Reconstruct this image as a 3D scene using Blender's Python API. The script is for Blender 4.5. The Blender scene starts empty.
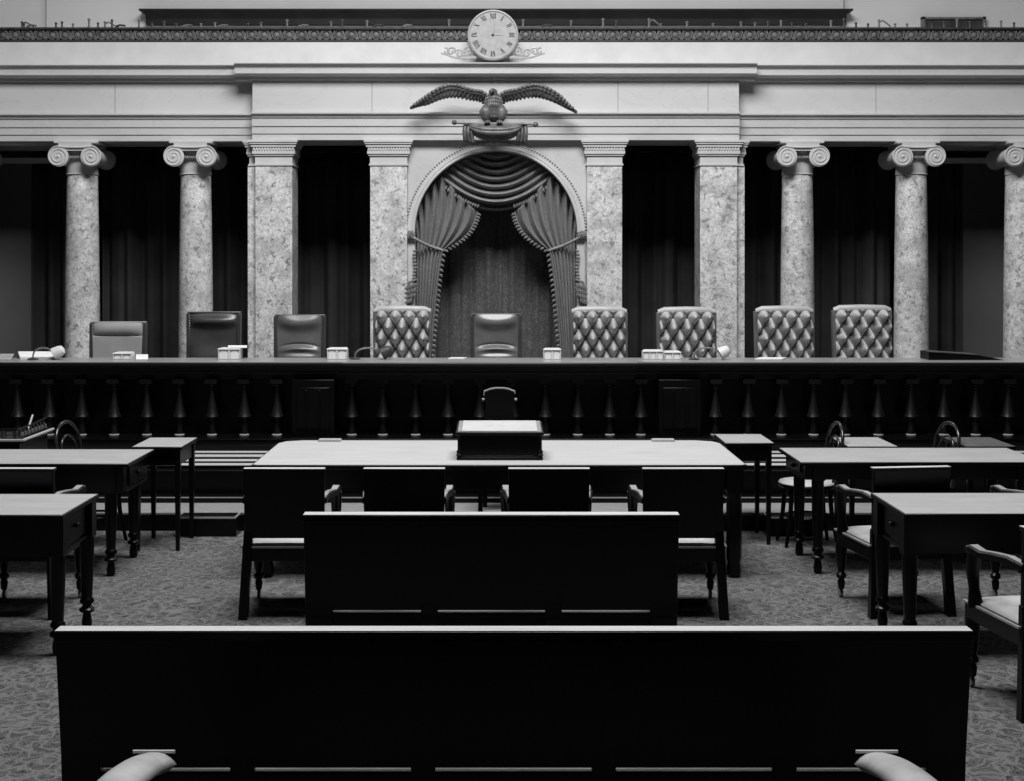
import bpy, math, random
from math import pi, sin, cos, radians as R
from mathutils import Vector
random.seed(7)
C = bpy.context.scene.collection
F, HC, CX, CY = 1400.0, 2.1, 498.0, 262.0           # lens in pixels, camera height, vanishing point
def PX(px, d): return (px - CX) * d / F             # photo column at distance d -> x
def PZ(py, d): return HC - (py - CY) * d / F        # photo row at distance d -> z

# ------------------------------------------------------------------ materials
def newmat(name):
    m = bpy.data.materials.new(name); m.use_nodes = True
    nt = m.node_tree; b = nt.nodes['Principled BSDF']
    return m, nt, b
def grey(v): return (v, v, v, 1)
def ramp(nt, stops, src):
    r = nt.nodes.new('ShaderNodeValToRGB')
    e = r.color_ramp.elements
    e[0].position, e[0].color = stops[0][0], grey(stops[0][1])
    e[1].position, e[1].color = stops[-1][0], grey(stops[-1][1])
    for p, v in stops[1:-1]:
        n = e.new(p); n.color = grey(v)
    nt.links.new(src, r.inputs[0])
    return r.outputs[0]
def pos(nt, scale=(1, 1, 1)):
    g = nt.nodes.new('ShaderNodeNewGeometry'); mp = nt.nodes.new('ShaderNodeMapping')
    mp.inputs['Scale'].default_value = scale
    nt.links.new(g.outputs['Position'], mp.inputs[0])
    return mp.outputs[0]
def noise(nt, vec, scale, detail=4, rough=.55, dist=0):
    n = nt.nodes.new('ShaderNodeTexNoise')
    n.inputs['Scale'].default_value = scale; n.inputs['Detail'].default_value = detail
    n.inputs['Roughness'].default_value = rough; n.inputs['Distortion'].default_value = dist
    nt.links.new(vec, n.inputs['Vector'])
    return n.outputs['Fac']
def voro(nt, vec, scale, feature='F1', rnd=1):
    n = nt.nodes.new('ShaderNodeTexVoronoi'); n.feature = feature
    n.inputs['Scale'].default_value = scale; n.inputs['Randomness'].default_value = rnd
    nt.links.new(vec, n.inputs['Vector'])
    return n
def mix(nt, a, b, f, mode='MIX'):
    m = nt.nodes.new('ShaderNodeMix'); m.data_type = 'RGBA'; m.blend_type = mode
    for s, i in ((f, 0), (a, 6), (b, 7)):
        if isinstance(s, (int, float)):
            m.inputs[i].default_value = s if i == 0 else grey(s)
        else: nt.links.new(s, m.inputs[i])
    return m.outputs[2]
def bump(nt, b, h, strength=.2, dist=.01):
    n = nt.nodes.new('ShaderNodeBump'); n.inputs['Strength'].default_value = strength
    n.inputs['Distance'].default_value = dist
    nt.links.new(h, n.inputs['Height']); nt.links.new(n.outputs[0], b.inputs['Normal'])
def simple(name, lo, hi, scale=8, rough=.5, spec=.5, stretch=(1, 1, 1), bmp=0, coat=0, metal=0):
    m, nt, b = newmat(name)
    n = noise(nt, pos(nt, stretch), scale)
    nt.links.new(ramp(nt, [(.3, lo), (.7, hi)], n), b.inputs['Base Color'])
    b.inputs['Roughness'].default_value = rough
    b.inputs['Specular IOR Level'].default_value = spec
    b.inputs['Coat Weight'].default_value = coat
    b.inputs['Coat Roughness'].default_value = .12
    b.inputs['Metallic'].default_value = metal
    if bmp: bump(nt, b, n, bmp)
    return m
M = {}
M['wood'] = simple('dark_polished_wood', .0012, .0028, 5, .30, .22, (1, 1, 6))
M['benchwood'] = simple('dark_carved_wood', .004, .008, 5, .40, .3, (1, 6, 1))
M['cap'] = simple('lit_rail_wood', .50, .62, 6, .3, .6, (.3, 3, 1))  # light on dark rail and tread tops, painted as paler wood
M['edge'] = simple('lit_edge_wood', .22, .32, 6, .3, .6, (.3, 3, 1))  # lit edges and upper faces of the dark wood, painted pale
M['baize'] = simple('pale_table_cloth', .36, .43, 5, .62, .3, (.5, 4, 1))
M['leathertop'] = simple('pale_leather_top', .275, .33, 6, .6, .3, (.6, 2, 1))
M['darktop'] = simple('dark_stand_top', .06, .09, 6, .6, .3)  # darker tone than the other stand tops
M['seatwood'] = simple('lit_seat_wood', .03, .15, 3, .35, .5)  # lit line under the pew backs, put into the seat colour
M['pad'] = simple('pale_desk_pad', .40, .46, 9, .6, .3)
M['paper'] = simple('paper', .72, .82, 10, .7, .2)
M['china'] = simple('white_box_card', .62, .74, 10, .5, .3)
M['seat'] = simple('worn_seat_leather', .34, .52, 7, .38, .5)
M['leather'] = simple('smooth_dark_leather', .09, .14, 5, .30, .5)
M['leather_black'] = simple('smooth_black_leather', .035, .055, 5, .32, .5)
M['leather_tan'] = simple('matt_pale_leather', .27, .33, 5, .5, .4)
M['tuft'] = simple('buttoned_leather', .38, .48, 9, .42, .5)
M['button'] = simple('leather_button', .06, .09, 9, .4, .5)
M['nail'] = simple('nail_heads', .4, .5, 20, .3, .5, metal=.6)
M['iron'] = simple('dark_iron', .02, .05, 12, .5, .4)
M['ironlight'] = simple('grey_iron_ornament', .08, .17, 12, .5, .4)
M['bronze'] = simple('aged_bronze', .07, .17, 14, .42, .5, bmp=.3)
M['metal'] = simple('lamp_metal', .25, .35, 12, .28, .5, metal=.7)
M['shade'] = simple('pale_lamp_shade', .6, .7, 12, .4, .4)
M['plaster'] = simple('gallery_plaster', .54, .60, 1.2, .8, .2)
M['dado'] = simple('grey_panelling', .10, .13, 1.0, .7, .2)
M['darkwall'] = simple('dark_wall', .02, .03, 2, .8, .2)
M['drape'] = simple('heavy_dark_drape', .030, .050, 3, .75, .2)
M['cord'] = simple('silk_cord', .22, .40, 40, .6, .3, bmp=.5)
M['fringe'] = simple('silk_fringe', .10, .30, 45, .6, .3)
M['clock'] = simple('clock_enamel', .82, .88, 5, .35, .4)
M['clockmark'] = simple('clock_numeral', .36, .42, 5, .5, .3)
M['gilt'] = simple('pale_gilt', .36, .46, 20, .35, .5)
M['white'] = simple('carved_white_marble', .54, .62, 4, .5, .4)

def mk_marble():
    m, nt, b = newmat('veined_white_marble')
    p = pos(nt, (1, 1, 1.6))
    v = noise(nt, p, 1.3, 6, .6, 1.6)
    vein = ramp(nt, [(.0, 1), (.47, 1), (.5, .80), (.53, 1), (1, 1)], v)
    base = ramp(nt, [(.3, .53), (.7, .60)], noise(nt, p, .9, 5))
    nt.links.new(mix(nt, base, vein, .32, 'MULTIPLY'), b.inputs['Base Color'])
    b.inputs['Roughness'].default_value = .45; b.inputs['Specular IOR Level'].default_value = .4
    return m
M['marble'] = mk_marble()
def mk_breccia():
    m, nt, b = newmat('mottled_breccia_marble')
    p = pos(nt)
    a = ramp(nt, [(.32, .34), (.45, .66), (.60, .92)], noise(nt, p, 24, 8, .8, .6))
    c = ramp(nt, [(.0, .45), (.10, .9), (.8, 1)], voro(nt, p, 30, 'DISTANCE_TO_EDGE').outputs[0])
    d = ramp(nt, [(.27, .22), (.37, .55), (.43, 1)], noise(nt, p, 19, 2, .5, .8))
    e = ramp(nt, [(.38, .68), (.56, 1)], noise(nt, p, 5, 5))
    x = mix(nt, a, c, .35, 'MULTIPLY'); x = mix(nt, x, d, .75, 'MULTIPLY'); x = mix(nt, x, e, .9, 'MULTIPLY')
    nt.links.new(x, b.inputs['Base Color'])
    b.inputs['Roughness'].default_value = .38; b.inputs['Specular IOR Level'].default_value = .45
    return m
M['breccia'] = mk_breccia()
def mk_carpet():
    m, nt, b = newmat('figured_carpet')
    p = pos(nt)
    n1 = nt.nodes.new('ShaderNodeTexNoise'); n1.inputs['Scale'].default_value = 7
    nt.links.new(p, n1.inputs['Vector'])
    add = nt.nodes.new('ShaderNodeVectorMath'); add.operation = 'MULTIPLY_ADD'
    add.inputs[1].default_value = (.20, .26, 0)
    nt.links.new(n1.outputs['Color'], add.inputs[0]); nt.links.new(p, add.inputs[2])
    edge = ramp(nt, [(.0, 1), (.06, .5), (.14, 0), (1, 0)], voro(nt, add.outputs[0], 13.0, 'DISTANCE_TO_EDGE').outputs[0])
    st = nt.nodes.new('ShaderNodeMapping'); st.inputs['Scale'].default_value = (1, 2.2, 1); nt.links.new(add.outputs[0], st.inputs[0])
    inner = ramp(nt, [(.40, 0), (.5, 1), (.60, 0)], noise(nt, st.outputs[0], 26, 4, .65, 1.5))
    base = mix(nt, .030, .155, edge)
    base = mix(nt, base, .15, mix(nt, 0.0, inner, .8))
    fine = ramp(nt, [(.3, .7), (.7, 1.2)], noise(nt, p, 120, 3))
    nt.links.new(mix(nt, base, fine, .8, 'MULTIPLY'), b.inputs['Base Color'])
    b.inputs['Roughness'].default_value = .95; b.inputs['Specular IOR Level'].default_value = .05
    bump(nt, b, noise(nt, p, 150, 2), .3, .004)
    return m
M['carpet'] = mk_carpet()
M['runner'] = simple('pale_stair_runner', .16, .25, 30, .9, .1, (.3, 2, 1))
M['bentwood'] = simple('bent_dark_wood', .010, .02, 6, .25, .5)
def mk_damask(name, lo, hi, rough=.5):
    m, nt, b = newmat(name)
    p = pos(nt)
    v = noise(nt, p, 9, 2, .5, 2.5)
    pat = ramp(nt, [(.44, lo), (.5, hi), (.56, lo)], v)
    base = ramp(nt, [(.3, .75), (.7, 1.1)], noise(nt, pos(nt, (1, 1, .15)), 14))
    nt.links.new(mix(nt, pat, base, .8, 'MULTIPLY'), b.inputs['Base Color'])
    b.inputs['Roughness'].default_value = rough; b.inputs['Specular IOR Level'].default_value = .4
    b.inputs['Sheen Weight'].default_value = .2
    return m
M['damask'] = mk_damask('figured_damask', .085, .16, .5)
M['silk'] = mk_damask('ribbed_silk', .20, .27, .30)

# ------------------------------------------------------------------ mesh building
def wloc(o):
    v = Vector((0, 0, 0))
    while o is not None:
        v += o.location; o = o.parent
    return v
class MB:
    def __init__(s): s.v = []; s.f = []
    def add(s, vs, fs):
        n = len(s.v); s.v += [tuple(a) for a in vs]; s.f += [tuple(i + n for i in f) for f in fs]; return s
    def box(s, x0, x1, y0, y1, z0, z1):
        vs = [(x0, y0, z0), (x1, y0, z0), (x1, y1, z0), (x0, y1, z0), (x0, y0, z1), (x1, y0, z1), (x1, y1, z1), (x0, y1, z1)]
        return s.add(vs, [(0, 3, 2, 1), (4, 5, 6, 7), (0, 1, 5, 4), (1, 2, 6, 5), (2, 3, 7, 6), (3, 0, 4, 7)])
    def hexa(s, b4, t4):                                # bottom and top quads
        return s.add(list(b4) + list(t4), [(0, 3, 2, 1), (4, 5, 6, 7), (0, 1, 5, 4), (1, 2, 6, 5), (2, 3, 7, 6), (3, 0, 4, 7)])
    def prism(s, poly, axis, a, b):                     # closed polygon swept along an axis from a to b
        n = len(poly)
        def p(q, t): return {'x': (t, q[0], q[1]), 'y': (q[0], t, q[1]), 'z': (q[0], q[1], t)}[axis]
        return s.add([p(q, a) for q in poly] + [p(q, b) for q in poly],
                     [tuple(range(n)), tuple(range(2 * n - 1, n - 1, -1))] + [(i, n + i, n + (i + 1) % n, (i + 1) % n) for i in range(n)])
    def lathe(s, prof, c=(0, 0, 0), seg=24, axis='z'):
        vs, fs = [], []
        for r, h in prof:
            for k in range(seg):
                a = 2 * pi * k / seg
                q = (r * cos(a), r * sin(a), h) if axis == 'z' else (r * cos(a), h, r * sin(a)) if axis == 'y' else (h, r * cos(a), r * sin(a))
                vs.append((c[0] + q[0], c[1] + q[1], c[2] + q[2]))
        m = len(prof)
        for i in range(m - 1):
            for k in range(seg):
                fs.append((i * seg + k, i * seg + (k + 1) % seg, (i + 1) * seg + (k + 1) % seg, (i + 1) * seg + k))
        fs.append(tuple(range(seg))[::-1]); fs.append(tuple((m - 1) * seg + k for k in range(seg)))
        return s.add(vs, fs)
    def tube(s, pts, r, seg=8, closed=False):
        P = [Vector(p) for p in pts]; n = len(P); vs, fs = [], []
        rr = r if isinstance(r, (list, tuple)) else [r] * n
        T = []
        for i in range(n):
            a = P[(i - 1) % n] if (closed or i > 0) else P[i]
            b = P[(i + 1) % n] if (closed or i < n - 1) else P[i]
            T.append((b - a).normalized())
        u = T[0].orthogonal().normalized()
        for i in range(n):
            u = (u - T[i] * u.dot(T[i])).normalized(); w = T[i].cross(u)
            for k in range(seg):
                a = 2 * pi * k / seg
                vs.append(P[i] + (u * cos(a) + w * sin(a)) * rr[i])
        for i in range(n if closed else n - 1):
            j = (i + 1) % n
            for k in range(seg):
                fs.append((i * seg + k, i * seg + (k + 1) % seg, j * seg + (k + 1) % seg, j * seg + k))
        if not closed:
            fs.append(tuple(range(seg))[::-1]); fs.append(tuple((n - 1) * seg + k for k in range(seg)))
        return s.add(vs, fs)
    def grid(s, fn, nu, nv):
        vs = [fn(i / nu, j / nv) for j in range(nv + 1) for i in range(nu + 1)]
        return s.add(vs, [(j * (nu + 1) + i, j * (nu + 1) + i + 1, (j + 1) * (nu + 1) + i + 1, (j + 1) * (nu + 1) + i) for j in range(nv) for i in range(nu)])
    def ball(s, c, r, sc=(1, 1, 1), seg=14, rings=9):
        prof = [(max(1e-4, sin(pi * i / rings)) * r, -cos(pi * i / rings) * r) for i in range(rings + 1)]
        n = len(s.v); s.lathe(prof, (0, 0, 0), seg)
        for i in range(n, len(s.v)):
            v = s.v[i]; s.v[i] = (c[0] + v[0] * sc[0], c[1] + v[1] * sc[1], c[2] + v[2] * sc[2])
        return s
    def bar(s, a, b, w, t, up=(0, 0, 1)):               # rectangular bar between two points
        a, b = Vector(a), Vector(b); d = (b - a).normalized(); x = d.cross(Vector(up)).normalized(); y = x.cross(d)
        q = lambda p: [p - x * w / 2 - y * t / 2, p + x * w / 2 - y * t / 2, p + x * w / 2 + y * t / 2, p - x * w / 2 + y * t / 2]
        return s.hexa(q(a), q(b))
    def build(s, name, mat, parent=None, bev=0, solid=0, sub=0, sharp=38):
        off = wloc(parent) if parent else Vector((0, 0, 0))
        me = bpy.data.meshes.new(name)
        me.from_pydata([Vector(v) - off for v in s.v], [], s.f)
        me.validate(); me.update()
        import bmesh
        bm = bmesh.new(); bm.from_mesh(me); bmesh.ops.recalc_face_normals(bm, faces=bm.faces); bm.to_mesh(me); bm.free()
        me.shade_smooth(); me.set_sharp_from_angle(angle=R(sharp))
        me.materials.append(mat)
        o = bpy.data.objects.new(name, me); C.objects.link(o)
        if parent: o.parent = parent
        if solid:
            q = o.modifiers.new('thickness', 'SOLIDIFY'); q.thickness = solid; q.offset = 0
        if bev:
            q = o.modifiers.new('edges', 'BEVEL'); q.width = bev; q.segments = 2; q.limit_method = 'ANGLE'
        if sub:
            q = o.modifiers.new('smooth', 'SUBSURF'); q.levels = sub; q.render_levels = sub
        return o
def tag(o, label, cat, group=None):
    o['label'] = label; o['category'] = cat
    if group: o['group'] = group
    return o
def thing(name, label, cat, loc=(0, 0, 0), group=None):
    o = bpy.data.objects.new(name, None); C.objects.link(o); o.location = loc
    o.empty_display_size = .1
    return tag(o, label, cat, group)
def struct(o): o['kind'] = 'structure'; return o
def dup(o, label=None, loc=None, rz=None, parent=None):
    c = o.copy(); C.objects.link(c)
    if parent: c.parent = parent
    for ch in list(o.children): dup(ch, parent=c)
    if label: c['label'] = label
    if loc is not None: c.location = loc
    if rz is not None: c.rotation_euler = (0, 0, rz)
    return c

# ------------------------------------------------------------------ camera
cam = bpy.data.cameras.new('camera'); co = bpy.data.objects.new('camera', cam); C.objects.link(co)
co.location = (0, 0, HC); co.rotation_euler = (R(90), 0, 0)
cam.sensor_width = 36; cam.lens = 36 * F / 1024
cam.shift_x = (512 - CX) / 1024; cam.shift_y = -(390.5 - CY) / 1024
bpy.context.scene.camera = co

AX = -.02                                               # the room's centre line
# ------------------------------------------------------------------ floor and dais
struct(MB().box(-9, 9, -3, 18.3, -.1, 0).build('floor', M['carpet']))
o = struct(MB().box(-9, 9, 10.93, 11.39, 0, .128).build('trim_1', M['wood'], bev=.004)); o['label'] = 'dark wooden riser of the low platform before the bench'
o = struct(MB().box(-9, 9, 10.945, 11.39, .128, .14).build('floor_platform', M['runner'])); o['label'] = 'carpeted tread of the low platform'
MB().box(-9, 9, 11.392, 11.412, .178, .184).build('baseboard_highlight', M['edge'])['kind'] = 'structure'  # painted highlight along the front edge of the dark shelf
m = MB().box(-9, 9, 11.39, 11.60, 0, .180).box(-9, 9, 11.60, 11.72, 0, .372)
o = struct(m.build('trim_2', M['wood'], bev=.005)); o['label'] = 'dark panelled front below the bench'
struct(MB().box(-9, 9, 12.95, 18.3, 0, .55).build('floor_dais', M['darkwall']))

# ------------------------------------------------------------------ judges' bench
bench = thing('judges_bench', 'long dark wooden bench with a row of vase balusters across the room', 'bench', (0, 12.9, 0))
m = MB(); m2 = MB()
st_ = [(11.72, .398), (11.85, .414), (11.98, .433), (12.13, .447)]
for k, (y0, z1) in enumerate(st_):
    m.box(-9, 9, y0, 12.95, 0 if k == 0 else .3, z1 - .003)
    m2.box(-9, 9, y0 + .012, (st_ + [(12.25, 0)])[k + 1][0], z1 - .0035, z1)
m.build('stepped_plinth', M['wood'], bench)
m2.build('plinth_tread_highlight', M['cap'], bench)  # pale strips paint the light lying on the dark treads
MB().box(-9, 9, 12.25, 12.95, .44, .50).box(-9, 9, 12.42, 12.95, .49, .53).build('base_moulding', M['wood'], bench, bev=.006)
MB().box(-9, 9, 12.86, 12.95, .53, 1.08).build('back_panel', M['wood'], bench)
def rail_poly(yo): return [(12.95, 1.04), (yo + .1, 1.04), (yo + .1, 1.075), (yo + .06, 1.085), (yo + .06, 1.10), (yo + .025, 1.125), (yo + .025, 1.15), (yo, 1.165), (12.95, 1.165)]
MB().prism(rail_poly(12.60), 'x', -9, 9).prism(rail_poly(12.54), 'x', -1.38, 1.24).build('cornice_rail', M['benchwood'], bench, bev=.002)
MB().box(-9, 9, 12.575, 13.17, 1.166, 1.194).box(-1.4, 1.26, 12.515, 12.6, 1.166, 1.194).build('bench_top', M['benchwood'], bench, bev=.006)
MB().box(-9, 9, 12.595, 13.165, 1.193, 1.2).box(-1.39, 1.25, 12.535, 12.6, 1.193, 1.2).build('lit_top_layer', M['edge'], bench)  # lit upper face, a pale layer over the dark slab
prof = [(.030, .535), (.034, .56), (.026, .60), (.030, .64), (.044, .682), (.062, .694), (.064, .702), (.054, .722), (.038, .79), (.025, .86), (.016, .925),
        (.018, .94), (.032, .95), (.032, .962), (.020, .972), (.022, .985), (.044, .995), (.048, 1.0)]
bal = None
for px in [-114, -81.5, -49, -16.3, 16.5, 48.5, 81, 113.5, 146.3, 179, 211.5, 243.8, 276.6, 351.5, 382.7, 415.5, 448, 479.7, 512.7, 545.5, 578, 610, 641, 715.7, 748.7, 781.8, 814, 846, 879, 911.7, 944.7, 976.5, 1009, 1041, 1074, 1106]:
    x = PX(px, 12.68)
    if bal is None:
        bal = MB().lathe(prof, (x, 12.70, 0), 20).box(x - .055, x + .055, 12.645, 12.755, 1.0, 1.042).build('baluster', M['benchwood'], bench); x0 = x
        br = MB().lathe([(.03, .53), (.046, .531), (.046, .536), (.036, .542), (.02, .544)], (x, 12.70, 0), 20).build('lit_base_ring', M['edge'], bal)  # pale ring paints the highlight on the baluster foot
    else:
        b = bal.copy(); C.objects.link(b); b.parent = bench; b.location = (x - x0, 0, 0)
        b2 = br.copy(); C.objects.link(b2); b2.parent = b
for px in (314, 679):
    x = PX(px, 12.66)
    MB().box(x - .19, x + .19, 12.60, 12.86, .53, 1.04).box(x - .15, x + .15, 12.585, 12.61, .60, .97).box(x - .07, x - .05, 12.57, 12.6, .62, .95).box(x + .05, x + .07, 12.57, 12.6, .62, .95).build('pier', M['wood'], bench, bev=.004)

# low steps in front of the platform
for nm, x0, x1, lb in (('low_step', -2.46, -2.00, 'low dark wooden step box behind the small stand beside the desk with a gallery'), ('low_step', 2.06, 2.46, 'low dark wooden step box behind the round bentwood chair seat')):
    t = thing(nm, lb, 'step', ((x0 + x1) / 2, 10.8, 0), 'low steps before the platform')
    MB().box(x0, x1, 10.70, 10.925, 0, .145).build('body', M['wood'], t, bev=.003)
    MB().box(x0 + .005, x1 - .005, 10.695, 10.712, .138, .150).box(x0, x0 + .015, 10.70, 10.925, .142, .151).box(x1 - .015, x1, 10.70, 10.925, .142, .151).build('rim_highlight', M['edge'], t)  # lit outline of the step, painted as pale strips

# ------------------------------------------------------------------ pews
def pew(x0, x1, yb, name, label, capw=.07, zt=.90, stile=.58, group='dark pews facing the bench'):
    t = thing(name, label, 'pew', ((x0 + x1) / 2, yb + .2, 0), group)
    # reclined back: top at yb, foot further forward
    def yy(z): return yb + (zt - z) * .14
    MB().hexa([(x0, yy(.43), .43), (x1, yy(.43), .43), (x1, yy(.43) + .035, .43), (x0, yy(.43) + .035, .43)],
              [(x0, yb, zt - .03), (x1, yb, zt - .03), (x1, yb + .035, zt - .03), (x0, yb + .035, zt - .03)]).build('backrest', M['wood'], t, bev=.004)
    MB().box(x0 - .004, x1 + .004, yb - .004, yb + capw, zt - .034, zt - .003).build('top_rail', M['wood'], t, bev=.003)
    MB().box(x0 - .002, x1 + .002, yb + .002, yb + capw - .002, zt - .004, zt).build('rail_highlight', M['cap'], t)  # pale strip paints the light along the rail's upper face
    MB().box(x0 + .02, x1 - .02, yy(.44) + .0, yy(.44) + .50, .385, .415).build('seat', M['wood'], t, bev=.004)
    MB().box(x0 + .13, x1 - .13, yy(.44) + .006, yy(.44) + .49, .414, .418).build('lit_seat_layer', M['seatwood'], t)  # dark seat's lit surface as a paler layer
    MB().box(x0 + .03, x1 - .03, yy(.3) + .02, yy(.3) + .46, .28, .385).build('seat_frame', M['wood'], t, bev=.004)
    n = max(1, round((x1 - x0) / stile))
    for k in range(n + 1):
        x = x0 + (x1 - x0) * k / n
        xa, xb = max(x0, x - .04), min(x1, x + .04)
        if k in (0, n): xa, xb = (x0, x0 + .13) if k == 0 else (x1 - .13, x1)
        MB().hexa([(xa, yy(0) - .03, 0), (xb, yy(0) - .03, 0), (xb, yy(0) + .03, 0), (xa, yy(0) + .03, 0)],
                  [(xa, yy(.48), .48), (xb, yy(.48), .48), (xb, yy(.48) + .03, .48), (xa, yy(.48) + .03, .48)]).build('rear_leg', M['wood'], t, bev=.004)
        if k in (0, n):
            MB().lathe([(.02, 0), (.028, .05), (.024, .09), (.038, .12), (.026, .15), (.04, .2), (.042, .30)], ((xa + xb) / 2, yy(.44) + .44, 0), 14).build('front_leg', M['wood'], t)
    MB().box(x0 + .1, x1 - .1, yy(.06) + .03, yy(.06) + .06, .03, .30).build('back_rail', M['wood'], t, bev=.004)
    for x, s in ((x0 + .06, -1), (x1 - .06, 1)):
        pts = [(x, yb + .05, .66), (x, yb + .18, .67), (x, yb + .32, .665), (x, yb + .45, .68), (x, yb + .54, .695), (x, yb + .585, .68), (x, yb + .59, .65)]
        a = MB()
        for p, q in zip(pts, pts[1:]): a.bar(p, q, .09, .035, (0, .01, 1))
        a.build('armrest', M['wood'], t, bev=.006)
        MB().bar((x, yb + .46, .42), (x, yb + .5, .67), .07, .06, (0, 1, 0)).build('arm_post', M['wood'], t, bev=.006)
    return t
pew(-1.441, 1.543, 4.553, 'long_pew', 'long dark wooden pew with a painted highlight on its top rail closest to the viewer', .066)
pew(-.924, .860, 6.645, 'short_pew', 'shorter dark pew standing directly behind the four table armchairs', .082)
# the viewer's own pew: only its arms show
t = thing('front_row_pew', 'pew of which only two pale curved arms show below the long pew', 'pew', (.05, 3.2, 0))
for xc in (-.968, 1.066):
    pr = []
    for k in range(15):
        u = k / 14; y = 3.93 - u * .85
        z = .708 + .16 * u + .012 * sin(pi * min(1, u * 2))
        pr.append((y, z))
    a = MB(); w = .054
    a.grid(lambda u, v: (xc + (u - .5) * 2 * w, pr[int(round(v * 14))][0], pr[int(round(v * 14))][1] - .028 * abs(2 * u - 1) ** 3), 8, 14)
    a.build('armrest', M['seat'], t, solid=.03)
    MB().tube([(xc - w - .005, 3.94, .722), (xc + w + .005, 3.94, .722)], .005, 10).build('arm_tip_highlight', M['cap'], t)  # lit lip of the arm end, painted as a pale rod
    MB().bar((xc, 3.84, 0), (xc, 3.86, .69), .07, .06, (0, 1, 0)).build('arm_post', M['wood'], t, bev=.006)
MB().box(-1.02, 1.12, 3.02, 3.06, .10, .90).build('backrest', M['wood'], t, bev=.005)
MB().box(-1.0, 1.1, 3.06, 3.6, .38, .45).build('seat', M['wood'], t, bev=.01)
for xc in (-.968, 1.066): MB().box(xc - .04, xc + .04, 3.0, 3.07, 0, .5).build('rear_leg', M['wood'], t)

# ------------------------------------------------------------------ armchairs (facing +Y)
def make_armchair():
    t = thing('armchair', '', 'armchair', (0, 0, 0), 'low-backed armchairs at the tables')
    wb, wf = .239, .252
    yb = -.28
    def yy(z): return yb + (.89 - z) * .06 - .0
    MB().hexa([(-wb + .005, yy(.47), .472), (wb - .005, yy(.47), .472), (wb - .005, yy(.47) + .035, .472), (-wb + .005, yy(.47) + .035, .472)],
              [(-wb, yb, .873), (wb, yb, .873), (wb, yb + .035, .873), (-wb, yb + .035, .873)]).build('backrest', M['wood'], t, bev=.005)
    MB().box(-wb - .002, wb + .002, yb - .004, yb + .056, .868, .884).build('top_rail', M['wood'], t, bev=.003)
    MB().box(-wb, wb, yb - .001, yb + .054, .883, .8865).build('lit_rail_top', M['cap'], t)  # lit top of the dark back rail, painted pale
    m = MB()
    def se(u, v):
        x = (u - .5) * 2; y = v
        w = wb - .01 + (wf - wb) * v
        h = .424 + .028 * (1 - abs(x) ** 4) * (1 - abs(2 * v - 1) ** 4)
        return (x * w, -.24 + v * .52, h)
    m.grid(se, 12, 12); m.build('seat', M['seat'], t, solid=.02)
    rail = MB()
    rail.hexa([(-wb - .01, -.255, .335), (wb + .01, -.255, .335), (wf + .01, .285, .335), (-wf - .01, .285, .335)],
              [(-wb - .01, -.255, .419), (wb + .01, -.255, .419), (wf + .01, .285, .419), (-wf - .01, .285, .419)])
    rail.build('seat_rail', M['wood'], t, bev=.006)
    m2 = MB().bar((-wb - .012, -.255, .422), (-wf - .012, .285, .422), .016, .01).bar((wb + .012, -.255, .422), (wf + .012, .285, .422), .016, .01)
    m2.box(-wb, wb, -.264, -.252, .415, .425)
    m2.build('seat_edge_highlight', M['edge'], t)  # highlight on the seat rail, painted as thin pale bars
    for s in (-1, 1):
        MB().hexa([(s * wb - .027, -.30, 0), (s * wb + .027, -.30, 0), (s * wb + .027, -.245, 0), (s * wb - .027, -.245, 0)],
                  [(s * (wb - .027) - .027, yy(.5), .52), (s * (wb - .027) + .027, yy(.5), .52), (s * (wb - .027) + .027, yy(.5) + .04, .52), (s * (wb - .027) - .027, yy(.5) + .04, .52)]).build('rear_leg', M['wood'], t, bev=.004)
        x = s * (wf - .015)
        fl = MB().lathe([(.012, .05), (.02, .06), (.024, .10), (.018, .115), (.032, .13), (.032, .145), (.02, .16), (.03, .20), (.036, .28), (.036, .34)], (x, .25, 0), 16).build('front_leg', M['wood'], t)
        MB().lathe([(.005, -.012), (.024, -.010), (.026, 0), (.024, .010), (.005, .012)], (x, .262, .026), 14, 'x').tube([(x, .25, .06), (x, .262, .026)], .007).build('caster', M['metal'], fl)
        # arm: rises from the back, scrolls at the front
        pts = [(s * (wb - .012), -.26, .70), (s * (wb - .004), -.14, .712), (s * (wf - .012), .0, .70), (s * (wf - .002), .11, .688), (s * (wf + .001), .20, .698), (s * (wf + .002), .245, .685), (s * (wf + .002), .25, .655)]
        wid = (.04, .048, .05, .05, .054, .054, .05)
        a = MB()
        vs, fs = [], []
        for p, ww in zip(pts, wid):
            for q in ((-1, -.022), (1, -.022), (1, .006), (.45, .014), (-.45, .014), (-1, .006)):
                vs.append((p[0] + q[0] * ww / 2, p[1], p[2] + q[1]))
        for i in range(len(pts) - 1):
            for k in range(6): fs.append((i * 6 + k, i * 6 + (k + 1) % 6, (i + 1) * 6 + (k + 1) % 6, (i + 1) * 6 + k))
        fs += [tuple(range(5, -1, -1)), tuple(range(36, 42))]
        ar = a.add(vs, fs).build('armrest', M['wood'], t)
        c_ = MB()
        for (p, w0), (q, w1) in zip(list(zip(pts, wid))[:-2], list(zip(pts, wid))[1:-1]):
            e0, e1 = w0 * .36, w1 * .36
            c_.hexa([(p[0] - e0, p[1], p[2] + .011), (p[0] + e0, p[1], p[2] + .011), (q[0] + e1, q[1], q[2] + .011), (q[0] - e1, q[1], q[2] + .011)],
                    [(p[0] - e0, p[1], p[2] + .0165), (p[0] + e0, p[1], p[2] + .0165), (q[0] + e1, q[1], q[2] + .0165), (q[0] - e1, q[1], q[2] + .0165)])
        c_.build('arm_top_highlight', M['edge'], ar)  # lit upper face of the dark arm, painted as a strip
        MB().tube([(s * wf, .18, .41), (s * wf, .20, .50), (s * wf, .215, .58), (s * wf, .20, .675)], [.04, .026, .032, .036], 10).build('arm_post', M['wood'], t)
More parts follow.
